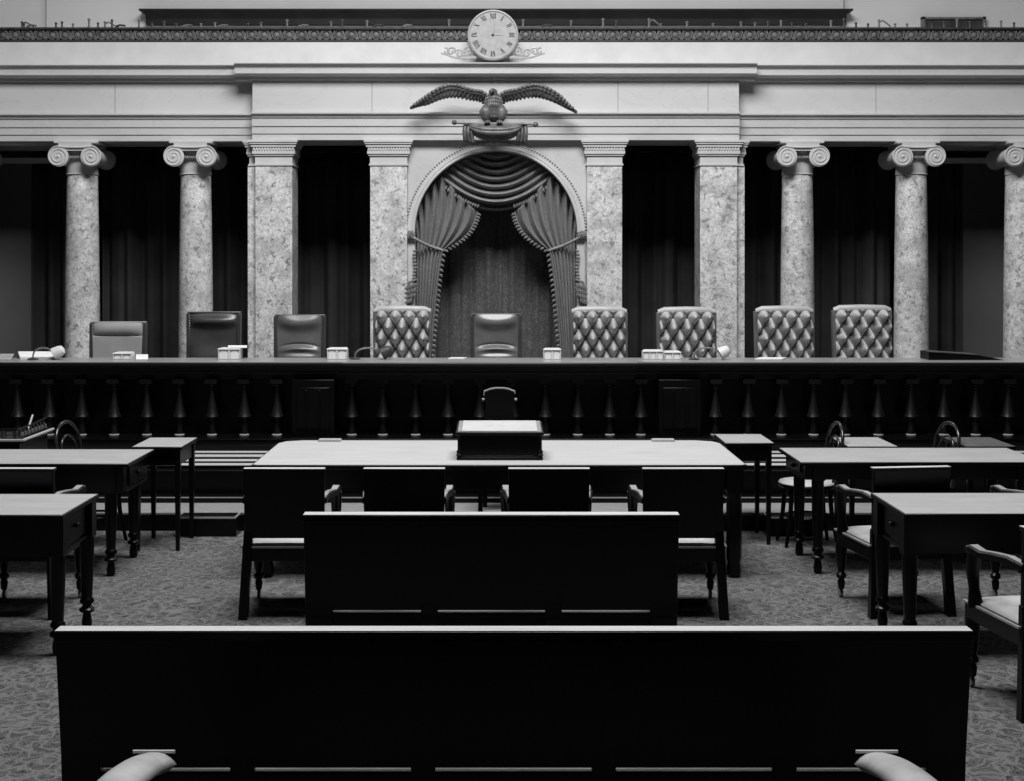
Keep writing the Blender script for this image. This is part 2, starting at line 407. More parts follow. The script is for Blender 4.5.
    return t
ac = make_armchair()
spots = [(-1.258, 8.50, 'low-backed armchair at the long table end nearer the lone small stand'),
         (-.552, 8.50, 'low-backed armchair second along the long table with the lectern box just past its end'),
         (.300, 8.50, 'low-backed armchair tucked in front of the lectern box on the long table'),
         (1.090, 8.50, 'low-backed armchair at the long table end beside the thick table leg'),
         (-2.850, 8.50, 'armchair between the two tables on the side of the desk with a gallery'),
         (2.416, 8.55, 'armchair between the two tables with a pale seat beside the bentwood chairs'),
         (3.375, 8.53, 'armchair between two tables of which only a curved arm shows past its neighbour'),
         (2.610, 6.70, 'armchair with a worn shiny seat beside the end of the long pew')]
for i, (x, y, lb) in enumerate(spots):
    if i == 0: o = ac; o.location = (x, y, 0); o['label'] = lb
    else: dup(ac, lb, (x, y, 0), R(7) if i >= 5 else 0)

# ------------------------------------------------------------------ tables
def turned_leg(h):
    return [(.016, 0), (.026, .008), (.030, .04), (.024, .075), (.022, .09), (.042, .102), (.044, .115), (.026, .13), (.026, .14), (.040, .152), (.040, .166), (.031, .178), (.034, .26), (.040, .40), (.042, h)]
def make_table(L, W, name, label, cat='table', group=None, apron=.20, inset=.045):
    t = thing(name, label, cat, (0, 0, 0), group)
    MB().box(-L / 2, L / 2, -W / 2, W / 2, .735, .757).build('table_top', M['wood'], t, bev=.004)
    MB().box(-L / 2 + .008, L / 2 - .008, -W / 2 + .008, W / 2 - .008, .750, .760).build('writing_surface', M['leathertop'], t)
    i = .045
    MB().box(-L / 2 + i, L / 2 - i, -W / 2 + i, W / 2 - i, .735 - apron, .735).build('apron', M['wood'], t, bev=.004)
    for sx in (-1, 1):
        d = MB().box(min(sx * (L / 2 - i), sx * (L / 2 - i + .012)), max(sx * (L / 2 - i), sx * (L / 2 - i + .012)), -W / 2 + .16, W / 2 - .16, .735 - apron + .03, .715).build('drawer', M['wood'], t, bev=.003)
        MB().ball((sx * (L / 2 - i + .022), 0, .735 - apron * .46), .015).build('knob', M['benchwood'], d)
        MB().bar((sx * (L / 2 - i + .004), -W / 2 + .1, .735 - apron), (sx * (L / 2 - i + .004), W / 2 - .1, .735 - apron), .012, .010).build('apron_bead', M['benchwood'], t)
        for sy in (-1, 1):
            x, y = sx * (L / 2 - inset - .005), sy * (W / 2 - .075)
            MB().lathe(turned_leg(.735 - apron), (x, y, 0), 16).box(x - .042, x + .042, y - .042, y + .042, .73 - apron, .735).build('leg', M['wood'], t)
    return t
tb = make_table(1.65, .73, 'side_table', 'pale-topped side table in the row further back before the desk with a gallery', group='side tables with pale tops', apron=.175, inset=.13)
tb.location = (-2.475 + .02 - .825, 9.66, 0)

t2 = make_table(1.65, .68, 'side_table', 'pale-topped side table in the nearer row on the side of the desk with a gallery', group='side tables with pale tops')
t2.location = (-2.305 - .825, 7.755, 0)
dup(t2, 'pale-topped side table in the nearer row with armchairs on both its long sides', (2.163 + .825, 7.79, 0))
tb = make_table(1.65, .73, 'side_table', 'pale-topped side table in the row further back before the bentwood chairs', group='side tables with pale tops', apron=.10, inset=.13)
tb.location = (2.022 + .825, 9.735, 0)

# long counsel table with cut corners
t = thing('counsel_table', 'long pale-topped table with cut corners carrying the lectern box', 'table', (0, 9.8, 0))
xl, xr, yf, yb = -1.634, 1.650, 9.24, 10.53
def octo(i, c): return [(xl + i + c * .2, yf + i), (xr - i - c * .2, yf + i), (xr - i, yf + i + c * .12), (xr - i, yb - i - c), (xr - i - c * .25, yb - i - c * .35), (xr - i - c, yb - i), (xl + i + c, yb - i), (xl + i + c * .25, yb - i - c * .35), (xl + i, yb - i - c), (xl + i, yf + i + c * .12)]
MB().prism(octo(0, .17), 'z', .725, .757).build('table_top', M['wood'], t, bev=.005)
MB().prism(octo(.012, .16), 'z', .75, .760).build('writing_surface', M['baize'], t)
MB().box(xl + .1, xr - .1, yf + .12, yb - .1, .58, .725).build('apron', M['wood'], t, bev=.005)
for x in (xl + .09, xr - .075):
    for y in (yf + .10, yb - .22):
        MB().lathe([(.03, 0), (.045, .01), (.05, .06), (.042, .10), (.052, .13), (.053, .50), (.046, .54), (.052, .58)], (x, y, 0), 8).box(x - .055, x + .055, y - .055, y + .055, .56, .725).build('leg', M['wood'], t)
for px, lb in ((328.5, 'thin pale pad at the back edge of the long table nearer the lone small stand'), (664.5, 'thin pale pad at the back edge of the long table nearer the bentwood chairs')):
    x = PX(px, 10.38)
    p = thing('blotter_pad', lb, 'pad', (x, 10.47, .76), 'pads on the back edge of the long table')
    MB().box(x - .085, x + .085, 10.43, 10.515, .7605, .770).build('board', M['baize'], p)
    MB().box(x - .08, x + .08, 10.435, 10.51, .770, .776).build('sheet', M['baize'], p)

# lectern box on the table
t = thing('lectern_box', 'dark wooden lectern box with a pale sloping top standing on the long table', 'lectern', (0, 9.665, .76))
xa, xb = PX(457.5, 9.465), PX(542, 9.465)
MB().box(xa + .015, xb - .015, 9.480, 9.865, .775, .935).build('body', M['wood'], t, bev=.004)
MB().box(xa - .006, xb + .006, 9.460, 9.885, .7605, .782).box(xa, xb, 9.470, 9.875, .78, .790).build('base_moulding', M['wood'], t, bev=.004)
MB().hexa([(xa - .012, 9.445, .930), (xb + .012, 9.445, .930), (xb + .012, 9.900, .945), (xa - .012, 9.900, .945)],
          [(xa - .012, 9.445, .950), (xb + .012, 9.445, .950), (xb + .012, 9.900, .975), (xa - .012, 9.900, .975)]).build('lid', M['wood'], t, bev=.005)
MB().hexa([(xa + .002, 9.460, .948), (xb - .002, 9.460, .948), (xb - .002, 9.890, .972), (xa + .002, 9.890, .972)],
          [(xa + .002, 9.460, .9545), (xb - .002, 9.460, .9545), (xb - .002, 9.890, .9785), (xa + .002, 9.890, .9785)]).build('border', M['edge'], t)
MB().hexa([(xa + .03, 9.470, .954), (xb - .03, 9.470, .954), (xb - .03, 9.880, .977), (xa + .03, 9.880, .977)],
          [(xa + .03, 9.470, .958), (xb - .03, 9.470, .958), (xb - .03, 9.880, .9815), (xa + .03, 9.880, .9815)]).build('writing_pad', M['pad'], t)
for x in (xa + .012, xb - .012):
    MB().lathe([(.016, .785), (.022, .79), (.022, .80), (.014, .806), (.020, .812), (.018, .822), (.012, .83), (.012, .93)], (x, 9.475, 0), 14).build('corner_colonnette', M['benchwood'], t)

# small stands
def make_stand(top='leathertop'):
    t = thing('small_stand', '', 'stand', (0, 0, 0), 'small narrow stands before the bench')
    MB().box(-.183, .183, -.27, .27, .735, .757).build('table_top', M['wood'], t, bev=.004)
    MB().box(-.178, .178, -.264, .264, .75, .760).build('writing_surface', M[top], t)
    MB().box(-.155, .155, -.24, .24, .62, .735).build('apron', M['wood'], t, bev=.004)
    for sx in (-1, 1):
        for sy in (-1, 1):
            x, y = sx * .145, sy * .23
            MB().hexa([(x - .014, y - .014, 0), (x + .014, y - .014, 0), (x + .014, y + .014, 0), (x - .014, y + .014, 0)],
                      [(x - .022, y - .022, .735), (x + .022, y - .022, .735), (x + .022, y + .022, .735), (x - .022, y + .022, .735)]).build('leg', M['wood'], t, bev=.003)
    return t
st = make_stand(); st.location = (-2.475, 10.42, 0); st['label'] = 'small narrow stand standing alone past the end of the side table by the long table'
dup(st, 'small narrow stand past the cut corner of the long table by the round chair seat', (1.865, 10.635, 0))
dup(st, 'small narrow stand behind the side table between the two upright bentwood chair backs', (2.725, 10.44, 0))
st = make_stand('darktop'); st.location = (3.585, 10.44, 0); st['label'] = 'dark-topped small narrow stand behind the side table past both bentwood chairs'

# desk with a gallery, far side
t = thing('gallery_desk', 'dark desk with a pale-edged top and low openwork gallery at the edge of view', 'desk', (-3.95, 10.5, 0))
x1, x0, yA, yB, zd = -3.45, -4.5, 10.17, 10.88, .812
MB().box(x0, x1, yA, yB, zd - .03, zd - .004).build('desk_top', M['wood'], t, bev=.004)
MB().box(x0, x1 + .004, yA - .004, yA + .012, zd - .016, zd).box(x1 - .012, x1 + .004, yA, yB, zd - .016, zd).build('top_edge', M['pad'], t, bev=.002)
MB().box(x0 + .04, x1 - .04, yA + .04, yB - .03, .50, zd - .03).build('apron', M['wood'], t, bev=.004)
for x in (x0 + .08, x1 - .08):
    for y in (yA + .08, yB - .08): MB().box(x - .03, x + .03, y - .03, y + .03, 0, .6).build('leg', M['wood'], t, bev=.004)
m = MB(); g = MB()
for k in range(9):
    y = yA + .05 + k * .075
    if k: g.box(x1 - .06, x1 - .045, y - .02, y + .02, zd + .012, zd + .036)
    m.lathe([(.006, 0), (.012, .012), (.006, .03), (.011, .045), (.006, .062)], (x1 - .05, y - .037, zd), 8)
for k in range(7):
    x = x1 - .06 - k * .09
    m.lathe([(.006, 0), (.012, .012), (.006, .03), (.011, .045), (.006, .062)], (x, yA + .03, zd), 8)
    g.box(x - .065, x - .028, yA + .02, yA + .035, zd + .006, zd + .022).box(x - .065, x - .028, yA + .02, yA + .035, zd + .032, zd + .046)
m.box(x1 - .058, x1 - .042, yA + .01, yB - .02, zd, zd + .008).box(x0, x1 - .04, yA + .022, yA + .038, zd, zd + .008); m.build('gallery_lattice', M['iron'], t); g.build('gallery_ornament_lattice', M['ironlight'], t)
MB().tube([(x1 - .05, yA + .02, zd + .068), (x1 - .05, yA + .35, zd + .068), (x1 - .05, yB - .02, zd + .085)], .007, 8).tube([(x1 - .05, yA + .03, zd + .066), (x0, yA + .03, zd + .066)], .007, 8).build('gallery_rail', M['wood'], t)
MB().tube([(x1 - .1, yA + .4, zd + .02), (x1 - .1, yB - .2, zd + .12)], .008, 8).build('prop_rod', M['edge'], t)

# ------------------------------------------------------------------ bentwood chairs (facing -X; the hoop is on the +X side)
def make_bentwood():
    t = thing('bentwood_chair', '', 'chair', (0, 0, 0), 'round-seated bentwood chairs')
    MB().lathe([(.17, .445), (.205, .448), (.212, .458), (.205, .468), (.19, .47), (.01, .466)], seg=32).build('seat', M['seat'], t)
    MB().tube([(.2 * cos(2 * pi * k / 32), .2 * sin(2 * pi * k / 32), .445) for k in range(32)], .018, 8, True).build('seat_ring', M['wood'], t)
    for k, a in enumerate((35, 145, 215, 325)):
        c, s = cos(R(a)), sin(R(a))
        MB().tube([(.17 * c, .17 * s, .44), (.19 * c, .19 * s, .22), (.235 * c, .235 * s, 0)], [.018, .017, .013], 10).build('leg', M['wood'], t)
    MB().tube([(.165 * cos(2 * pi * k / 24), .165 * sin(2 * pi * k / 24), .21) for k in range(24)], .009, 8, True).build('leg_ring', M['wood'], t)
    def hoop(w, h, z0):
        zs = h - w * .8; p = [(-w * .9, z0), (-w, z0 + (zs - z0) * .5)]
        p += [(-w * cos(pi * k / 16), zs + (h - zs) * sin(pi * k / 16)) for k in range(17)]
        p += [(w, z0 + (zs - z0) * .5), (w * .9, z0)]
        return [(.16 + (z - .45) * .16, y, z) for y, z in p]
    MB().tube(hoop(.19, .90, .44), .0125, 10).build('back_hoop', M['bentwood'], t)
    MB().tube(hoop(.115, .80, .45), .009, 10).build('inner_hoop', M['bentwood'], t)
    return t
bw = make_bentwood(); bw.location = (2.305, 10.44, 0); bw.rotation_euler = (0, 0, R(3)); bw['label'] = 'bentwood chair whose pale round seat shows past the end of the side table'
dup(bw, 'bentwood chair with only its hoop back showing between the two outer small stands', (3.145, 10.42, 0), R(8))
dup(bw, 'bentwood chair with only its hoop back showing beside the desk with a gallery', (-3.02, 10.47, 0), R(180 - 9))

# clerk's chair behind the lectern, facing the viewer's way round
t = thing('clerk_chair', 'dark chair with a shaped crest showing above the lectern box', 'chair', (AX + .01, 11.15, .14))
xc = PX(499.5, 11.2)
def crest(w, zt, y0, y1):
    pts = [(-.5, 0), (-.5, -.02), (-.46, -.105), (-.53, -.16), (-.56, -.28)]
    top = [(xc - w, zt - .062), (xc - w * .96, zt - .03), (xc - w * .55, zt - .008), (xc - w * .25, zt), (xc + w * .25, zt), (xc + w * .55, zt - .008), (xc + w * .96, zt - .03), (xc + w, zt - .062), (xc + w * .90, zt - .16), (xc + w, zt - .24), (xc + w * .95, zt - .48), (xc - w * .95, zt - .48), (xc - w, zt - .24), (xc - w * .90, zt - .16)]
    return top
MB().prism(crest(.122, 1.09, 0, 0), 'y', 11.19, 11.215).build('backrest', M['wood'], t, bev=.004)
MB().tube([(xc - .124, 11.2, 1.03), (xc - .12, 11.2, 1.064), (xc - .067, 11.2, 1.085), (xc - .03, 11.2, 1.092), (xc + .03, 11.2, 1.092), (xc + .067, 11.2, 1.085), (xc + .12, 11.2, 1.064), (xc + .124, 11.2, 1.045)], [.006, .010, .009, .007, .007, .009, .010, .006], 8).build('crest_highlight', M['edge'], t)  # lit edge of the dark crest, painted as a pale tube
for s in (-1, 1):
    MB().ball((xc + s * .13, 11.195, 1.0), .013).build('back_knob', M['edge'], t)
    MB().box(xc + s * .115 - .018, xc + s * .115 + .018, 11.185, 11.22, .14, .66).build('rear_leg', M['wood'], t)
    MB().box(xc + s * .15 - .018, xc + s * .15 + .018, 10.985, 11.02, .14, .54).build('front_leg', M['wood'], t)
MB().box(xc - .17, xc + .17, 10.965, 11.21, .54, .59).build('seat', M['wood'], t, bev=.01)

# ------------------------------------------------------------------ bench-top objects
def inkstand(px0, px1, n, h, lb, lid=.0):
    d = 12.93; x0, x1 = PX(px0, d), PX(px1, d)
    t = thing('stationery_box', lb, 'box', ((x0 + x1) / 2, d, 1.2), 'pale boxes along the bench top')
    m = MB().box(x0, x1, d + .012, d + .13, 1.2005, 1.2 + h - .012)
    w = (x1 - x0) / n
    for k in range(n + 1):
        x = x0 + k * w
        m.box(max(x0, x - .008), min(x1, x + .008), d, d + .014, 1.2005, 1.2 + h - .012)
    m.build('body', M['china'], t, bev=.002)
    for k in range(n):
        x = x0 + (k + .5) * w; rr = w / 2 - .012
        pts = [(x - rr, 1.203)] + [(x - rr * cos(pi * j / 8), 1.2 + h - .03 - rr * .5 + rr * .6 * sin(pi * j / 8)) for j in range(9)] + [(x + rr, 1.203)]
        MB().prism(pts, 'y', d + .004, d + .012).build('arched_panel', M['paper'], t)
    MB().hexa([(x0 - .004, d - .006, 1.2 + h - .012), (x1 + .004, d - .006, 1.2 + h - .012), (x1 + .004 - .01, d + .14, 1.2 + h - .012), (x0 + .01, d + .14, 1.2 + h - .012)],
              [(x0, d - .002, 1.2 + h - .004), (x1, d - .002, 1.2 + h - .004), (x1 - .012, d + .135, 1.2 + h), (x0 + .02, d + .135, 1.2 + h)]).build('lid', M['china'], t)
inkstand(113, 131, 2, .065, 'pale two-arched box on the bench before the palest plain chair')
inkstand(218, 240, 2, .105, 'pale two-arched box with an open sheet on top before the black leather chair')
inkstand(327, 347, 2, .105, 'pale two-arched box between the creased leather chair and the first buttoned chair')
inkstand(543.5, 561, 2, .10, 'pale narrow box on the bench beside the chair in front of the arch')
inkstand(643, 663.5, 3, .085, 'pale ribbed box before the buttoned chair by the wide pier, further from the lamp')
inkstand(664.5, 681, 2, .075, 'lower pale ribbed box before the buttoned chair by the wide pier, nearer the lamp')
def paper(pts, z, name, lb, cat, mat, th=.004, group=None, lift=0):
    c = [sum(p[0] for p in pts) / 4, sum(p[1] for p in pts) / 4]
    b4 = [(p[0], p[1], z + (lift if i in (2, 3) else 0)) for i, p in enumerate(pts)]
    t4 = [(p[0], p[1], z + th + (lift if i in (2, 3) else 0)) for i, p in enumerate(pts)]
    o = MB().hexa(b4, t4).build(name, M[mat])
    o.location = (0, 0, 0)
    return tag(o, lb, cat, group)
def q(px0, px1, d0, d1, sk=0): return [(PX(px0, d0), d0), (PX(px1, d0), d0), (PX(px1 + sk, d1), d1), (PX(px0 + sk, d1), d1)]
paper(q(228, 247, 12.95, 13.08, 0), 1.3055, 'loose_sheet', 'loose sheet lying on top of the box before the black leather chair', 'paper', 'paper', .004, 'papers on the bench', .012)
paper(q(136, 148, 12.9, 13.12, 0), 1.201, 'loose_sheet', 'loose sheet lying behind the box before the palest plain chair', 'paper', 'paper', .004, 'papers on the bench', .03)
paper(q(20, 56, 12.96, 13.14, -2), 1.201, 'paper_pile', 'spread of white papers under the lamp at the bench end', 'papers', 'paper', .02, 'papers on the bench', .04)
paper(q(-26, 11, 12.8, 13.1, 3), 1.201, 'paper_sheet', 'flat grey papers at the edge of view beyond the bench end lamp', 'papers', 'seat', .01, 'papers on the bench', .03)
paper(q(755, 782, 12.9, 13.1, 5), 1.201, 'loose_sheet', 'loose sheet before the buttoned chair beside the wide pier edge', 'paper', 'paper', .008, 'papers on the bench')
paper(q(448, 464, 13.0, 13.13, 3), 1.201, 'loose_sheet', 'loose sheet beside the chair in front of the arch', 'paper', 'paper', .006, 'papers on the bench')
xa, xm, xb = PX(925, 12.95), PX(974, 12.95), PX(1000, 12.95)
t = thing('reading_slope', 'dark sloping reading board standing on the bench beside the last column', 'board', ((xa + xb) / 2, 12.95, 1.2))
MB().prism([(xa, 1.2005), (xa, 1.275), (xm, 1.245), (xb, 1.202), (xb, 1.2005)], 'y', 12.84, 13.10).build('body', M['wood'], t, bev=.003)
MB().hexa([(xa + .02, 12.86, 1.2742), (xm, 12.86, 1.2465), (xm, 13.08, 1.2465), (xa + .02, 13.08, 1.2742)], [(xa + .02, 12.86, 1.280), (xm, 12.86, 1.252), (xm, 13.08, 1.252), (xa + .02, 13.08, 1.280)]).build('slope_surface', M['leather'], t)
def gooseneck(pxa, pxb, d, lb, s=1, ztop=.115, shade_mat='shade'):
    xa, xb = PX(pxa, d), PX(pxb, d); x_ = (xa + xb) / 2
    t = thing('desk_lamp', lb, 'lamp', (xa, d, 1.2), 'gooseneck lamps on the bench')
    MB().lathe([(.05, 1.2005), (.052, 1.208), (.03, 1.215), (.01, 1.222)], (xa, d, 0), 18).build('base', M['iron'], t)
    pts = [(xa, d, 1.215)]
    for k in range(13):
        a = pi - pi * k / 12 * .86
        pts.append((x_ + (xb - xa) / 2 * cos(a), d, 1.225 + (ztop - .03) * sin(a) ** .8))
    MB().tube(pts, .008, 8).build('neck', M['metal'], t)
    e = Vector(pts[-1])
    n = MB().lathe([(.020, .10), (.040, .09), (.052, .06), (.060, .0), (.056, .0), (.046, .06), (.015, .09)], (0, 0, 0), 20)
    for i, v in enumerate(n.v):
        a = R(62) * s
        x, y, z = v
        n.v[i] = (e.x + s * .02 + x * cos(a) + z * sin(a), e.y + y, e.z - .016 - x * sin(a) + z * cos(a))
    n.build('lamp_shade', M[shade_mat], t)
gooseneck(33, 53, 12.9, 'gooseneck lamp over white papers at the bench end')
gooseneck(355, 381, 12.95, 'gooseneck lamp before the buttoned chair next to the arch', 1, .11, 'iron')
gooseneck(694, 719, 12.9, 'gooseneck lamp with a pale cone shade before the wide pier')

# ------------------------------------------------------------------ judges' chairs
YB = 13.75
def judge_base(t, w, zt):
    MB().lathe([(.02, .555), (.05, .56), (.045, .64), (.035, .66), (.035, .90)], (t['cx'], YB + .02, 0), 14).build('pedestal', M['wood'], t)
    for k in range(4):
        a = R(45 + 90 * k)
        MB().bar((t['cx'], YB + .02, .60), (t['cx'] + .27 * cos(a), YB + .02 + .27 * sin(a), .575), .05, .04).build('foot', M['wood'], t)
    MB().box(t['cx'] - w + .02, t['cx'] + w - .02, YB - .28, YB + .22, .90, 1.0).build('seat', t_mat[t.name], t, bev=.03)
    for s in (-1, 1):
        MB().tube([(t['cx'] + s * (w + .0), YB + .20, 1.10), (t['cx'] + s * (w + .02), YB, 1.13), (t['cx'] + s * (w + .015), YB - .22, 1.12), (t['cx'] + s * w, YB - .24, .98)], .022, 8).build('armrest', M['wood'], t)
t_mat = {}
def judge_chair(px0, px1, pyt, kind, lb, mat='leather', lean=.06):
    x0, x1 = PX(px0, YB + .11), PX(px1, YB + .11); zt = PZ(pyt, YB + .11) - (.035 if kind == 'tuft' else 0); w = (x1 - x0) / 2; cx = (x0 + x1) / 2
    t = thing('judge_chair', lb, 'chair', (cx, YB, .55), 'high-backed leather chairs behind the bench')
    t['cx'] = cx; t_mat[t.name] = M[mat]
    zb = .98; Hh = zt - zb
    def ly(z): return YB + .12 + (z - zb) * lean
    fw = .028
    if kind == 'tuft':
        bw_ = w - fw * .8
        def hgt(x, z):
            a = x / .138 + (z - zt + .055) / .218; b = x / .138 - (z - zt + .055) / .218
            pa, pb = abs(sin(pi * a)), abs(sin(pi * b))
            pil = (max(pa * pb, 0)) ** 1.25
            cr = min(pa, pb)
            return .17 * pil + .012 * min(1, cr * 3)
        def fn(u, v):
            x = (u - .5) * 2 * bw_; z = zb + v * (Hh + .012)
            e = min(1, (1 - abs(u - .5) * 2) * 12, (1 - v) * 12)
            h = hgt(x, z) if v < .985 else .03
            return (cx + x, ly(z) + .02 - h * (.25 + .75 * e ** .5) - .02, min(z, zt + .004) - (1 - e) * .004)
        MB().grid(fn, 88, 96).build('tufted_back', M['tuft'], t, sharp=180)
        for j in range(-1, 8):
            for i in range(-4, 5):
                x = i * .069; z = zt - .055 - j * .109
                if (i + j) % 2 == 0 and abs(x) < bw_ - .02 and 1.10 < z < zt - .02: MB().ball((cx + x, ly(z) - .008, z), .017, (1, .6, 1), 8, 6).build('button', M['button'], t)
        MB().tube([(cx - bw_ - .005, ly(zt) + .01, zt - .012), (cx - bw_ + .05, ly(zt), zt + .008), (cx, ly(zt), zt + .012), (cx + bw_ - .05, ly(zt), zt + .008), (cx + bw_ + .005, ly(zt) + .01, zt - .012)], [.03, .036, .038, .036, .03], 12).build('top_roll', M['tuft'], t)
    else:
        def fn(u, v):
            x = (u - .5) * 2 * (w - fw); z = zb + v * Hh
            k = (1 - abs(2 * u - 1) ** 3)
            if kind == 'roll':                         # flat lower back and one horizontal roll at the top
                f = (z - (zt - .13)) / .13
                h = .045 * k ** .5 * sin(pi * min(1, max(0, f * .92 + .02))) ** .6 if f > 0 else .012
                if -.06 < f < 0.02: h = .004
            elif kind == 'smooth':                     # hollow back with a pillow at the head
                h = .055 * k ** .6 * math.exp(-((z - (zt - .085)) / .055) ** 2) + .05 * k ** .6 * math.exp(-((z - 1.12) / .13) ** 2)
            else:                                      # sagging leather with two sleepy creases
                kc = max(0, 1 - (2 * u - 1) ** 2) ** 1.2
                h = .046 * k ** .7 * math.exp(-((z - (zt - .045 - .03 * kc)) / .07) ** 2)
                zc = 1.285 - .035 * (2 * u - 1) ** 2
                h += .034 * kc * math.exp(-((z - (zc - .045)) / .026) ** 2) + .032 * k * math.exp(-((z - 1.155) / .04) ** 2)
                h -= .012 * kc * math.exp(-((z - (zc + .002)) / .012) ** 2)
            return (cx + x, ly(z) - h - .005, z)
        MB().grid(fn, 48, 96).build('back_upholstery', M[mat], t, sharp=180)
        MB().box(cx - w + .004, cx + w - .004, ly(zt) - .02, ly(zt) + .05, zt - .006, zt + .008).build('top_edge', M['leather'] if kind != 'roll' else M['leather_tan'], t, bev=.006)
        nl = MB()
        for s in (-1, 1):
            for k in range(22):
                z = zt - .03 - k * .026
                if z > 1.15: nl.ball((cx + s * (w - fw), ly(z) - .016, z), .0075, (1, .6, 1), 8, 6)
        if kind != 'crease': nl.build('nail_stud', M['nail'], t)
    for s in (-1, 1):
        xe = cx + s * (w - .014)
        MB().hexa([(xe - .02 - s * .01, ly(zb) - .022, zb), (xe + .02 - s * .01, ly(zb) - .022, zb), (xe + .02 - s * .01, ly(zb) + .06, zb), (xe - .02 - s * .01, ly(zb) + .06, zb)],
                  [(xe - .018, ly(zt) - .022, zt - .008), (xe + .014, ly(zt) - .022, zt - .008), (xe + .014, ly(zt) + .06, zt - .008), (xe - .018, ly(zt) + .06, zt - .008)]).build('side_frame', M['leather' if kind == 'tuft' else 'leather_black'], t, bev=.006)
    MB().hexa([(x0 + .02, ly(zb) + .02, zb), (x1 - .02, ly(zb) + .02, zb), (x1 - .02, ly(zb) + .06, zb), (x0 + .02, ly(zb) + .06, zb)],
              [(x0 + .02, ly(zt) + .02, zt), (x1 - .02, ly(zt) + .02, zt), (x1 - .02, ly(zt) + .06, zt), (x0 + .02, ly(zt) + .06, zt)]).build('back_shell', M['leather_black'], t)
    judge_base(t, w, zt)
    del t['cx']
    return t
judge_chair(89, 145.5, 322.5, 'roll', 'palest plain chair with a horizontal headrest roll and nailed edges, lowest of the nine', 'leather_tan')
judge_chair(186, 240, 312.5, 'smooth', 'black smooth leather chair with nailed edges between a column and the wide pier', 'leather_black')
judge_chair(273.5, 325, 315.5, 'crease', 'creased plain leather chair standing before the wide pier', 'leather')
judge_chair(373, 431.5, 307, 'tuft', 'deep-buttoned leather chair in front of the arch jamb next to a gooseneck lamp', 'tuft')
judge_chair(470.5, 522, 314.5, 'crease', 'creased plain leather chair centred in front of the curtained arch', 'leather')
judge_chair(571, 628, 307.5, 'tuft', 'deep-buttoned leather chair covering the foot of the narrow pilaster by the arch', 'tuft')
judge_chair(657.5, 717, 308, 'tuft', 'deep-buttoned leather chair overlapping the wide pier behind the ribbed boxes', 'tuft')
judge_chair(755.5, 815, 307, 'tuft', 'deep-buttoned leather chair standing before a round column', 'tuft')
judge_chair(833.5, 893, 306, 'tuft', 'deep-buttoned leather chair last in the row beside the sloping board', 'tuft')

# ------------------------------------------------------------------ colonnade
ZA = 3.42                                               # underside of the entablature
def volute(m, x, z, y0, y1):
    n = 9
    m.lathe([(.02, y0 - .004), (.112, y0)] + [(.112 - .026 * sin(pi * k / n), y0 + (y1 - y0) * k / n) for k in range(1, n)] + [(.112, y1), (.02, y1 + .004)], (x, 0, z), 28, 'y')
def spiral(m, x, z, y, s):
    pts = []
    for k in range(52):
        a = pi / 2 + s * k / 51 * 5.2 * pi * -1
        r = .103 * (1 - k / 51) ** .85 + .010
        pts.append((x + r * cos(a), y, z + r * sin(a)))
    m.tube(pts, [.0075 * (1 - .4 * k / 51) for k in range(52)], 6)
def make_column():
    t = thing('round_column', '', 'column', (0, 0, .55), 'round mottled columns')
    sh = [(.19 - .025 * (k / 12) ** 1.8, .75 + (3.06 - .75) * k / 12) for k in range(13)]
    MB().lathe([(.18, .74)] + sh + [(.16, 3.07)], (0, 0, 0), 40).build('shaft', M['breccia'], t, sharp=60)
    MB().box(-.26, .26, -.26, .26, .551, .62).lathe([(.26, .62), (.27, .65), (.25, .68), (.215, .69), (.215, .705), (.235, .72), (.225, .74), (.19, .755)], (0, 0, 0), 36).build('base', M['white'], t)
    cap = MB().lathe([(.168, 3.06), (.178, 3.066), (.17, 3.075), (.17, 3.24), (.2, 3.27), (.2, 3.32)], (0, 0, 0), 36).build('capital', M['white'], t)
    v = MB(); zc = 3.248
    for s in (-1, 1): volute(v, s * .178, zc, -.295, .295)
    v.box(-.18, .18, -.285, .285, 3.31, 3.392)
    v.build('volute_scroll', M['white'], cap)
    sp = MB()
    for s in (-1, 1): spiral(sp, s * .178, zc, -.300, s); sp.ball((s * .178, -.300, zc), .018, (1, .6, 1), 10, 6)
    sp.tube([(-.178, -.296, zc + .105), (-.06, -.297, zc + .098), (.06, -.297, zc + .098), (.178, -.296, zc + .105)], .010, 6)
    sp.build('spiral_trim', M['white'], cap)
    MB().box(-.235, .235, -.28, .28, 3.392, ZA).build('abacus', M['white'], cap, bev=.006)
    e = MB()
    for k in range(7): e.ball(((k - 3) * .022, -.215 + .0 * k, 3.25), .013, (.75, 1.0, 1.3), 8, 6)
    e.box(-.08, .08, -.21, -.15, 3.232, 3.268)
    e.build('egg_moulding', M['white'], cap)
    return t
col = make_column()
cols = [(-5.88, 'mottled round column cut off at the picture edge past the white papers'),
        (-4.6, 'mottled round column behind the white papers at the bench end'),
        (-3.345, 'mottled round column partly behind the black leather chair'),
        (3.315, 'mottled round column behind the deep-buttoned chair second from the row end'),
        (4.575, 'mottled round column behind the last deep-buttoned chair and the sloping board'),
        (5.79, 'mottled round column at the picture edge past the sloping board')]
for i, (x, lb) in enumerate(cols):
    if i == 0: col.location = (x, 15.5, .55); col['label'] = lb
    else: dup(col, lb, (x, 15.5, .55))
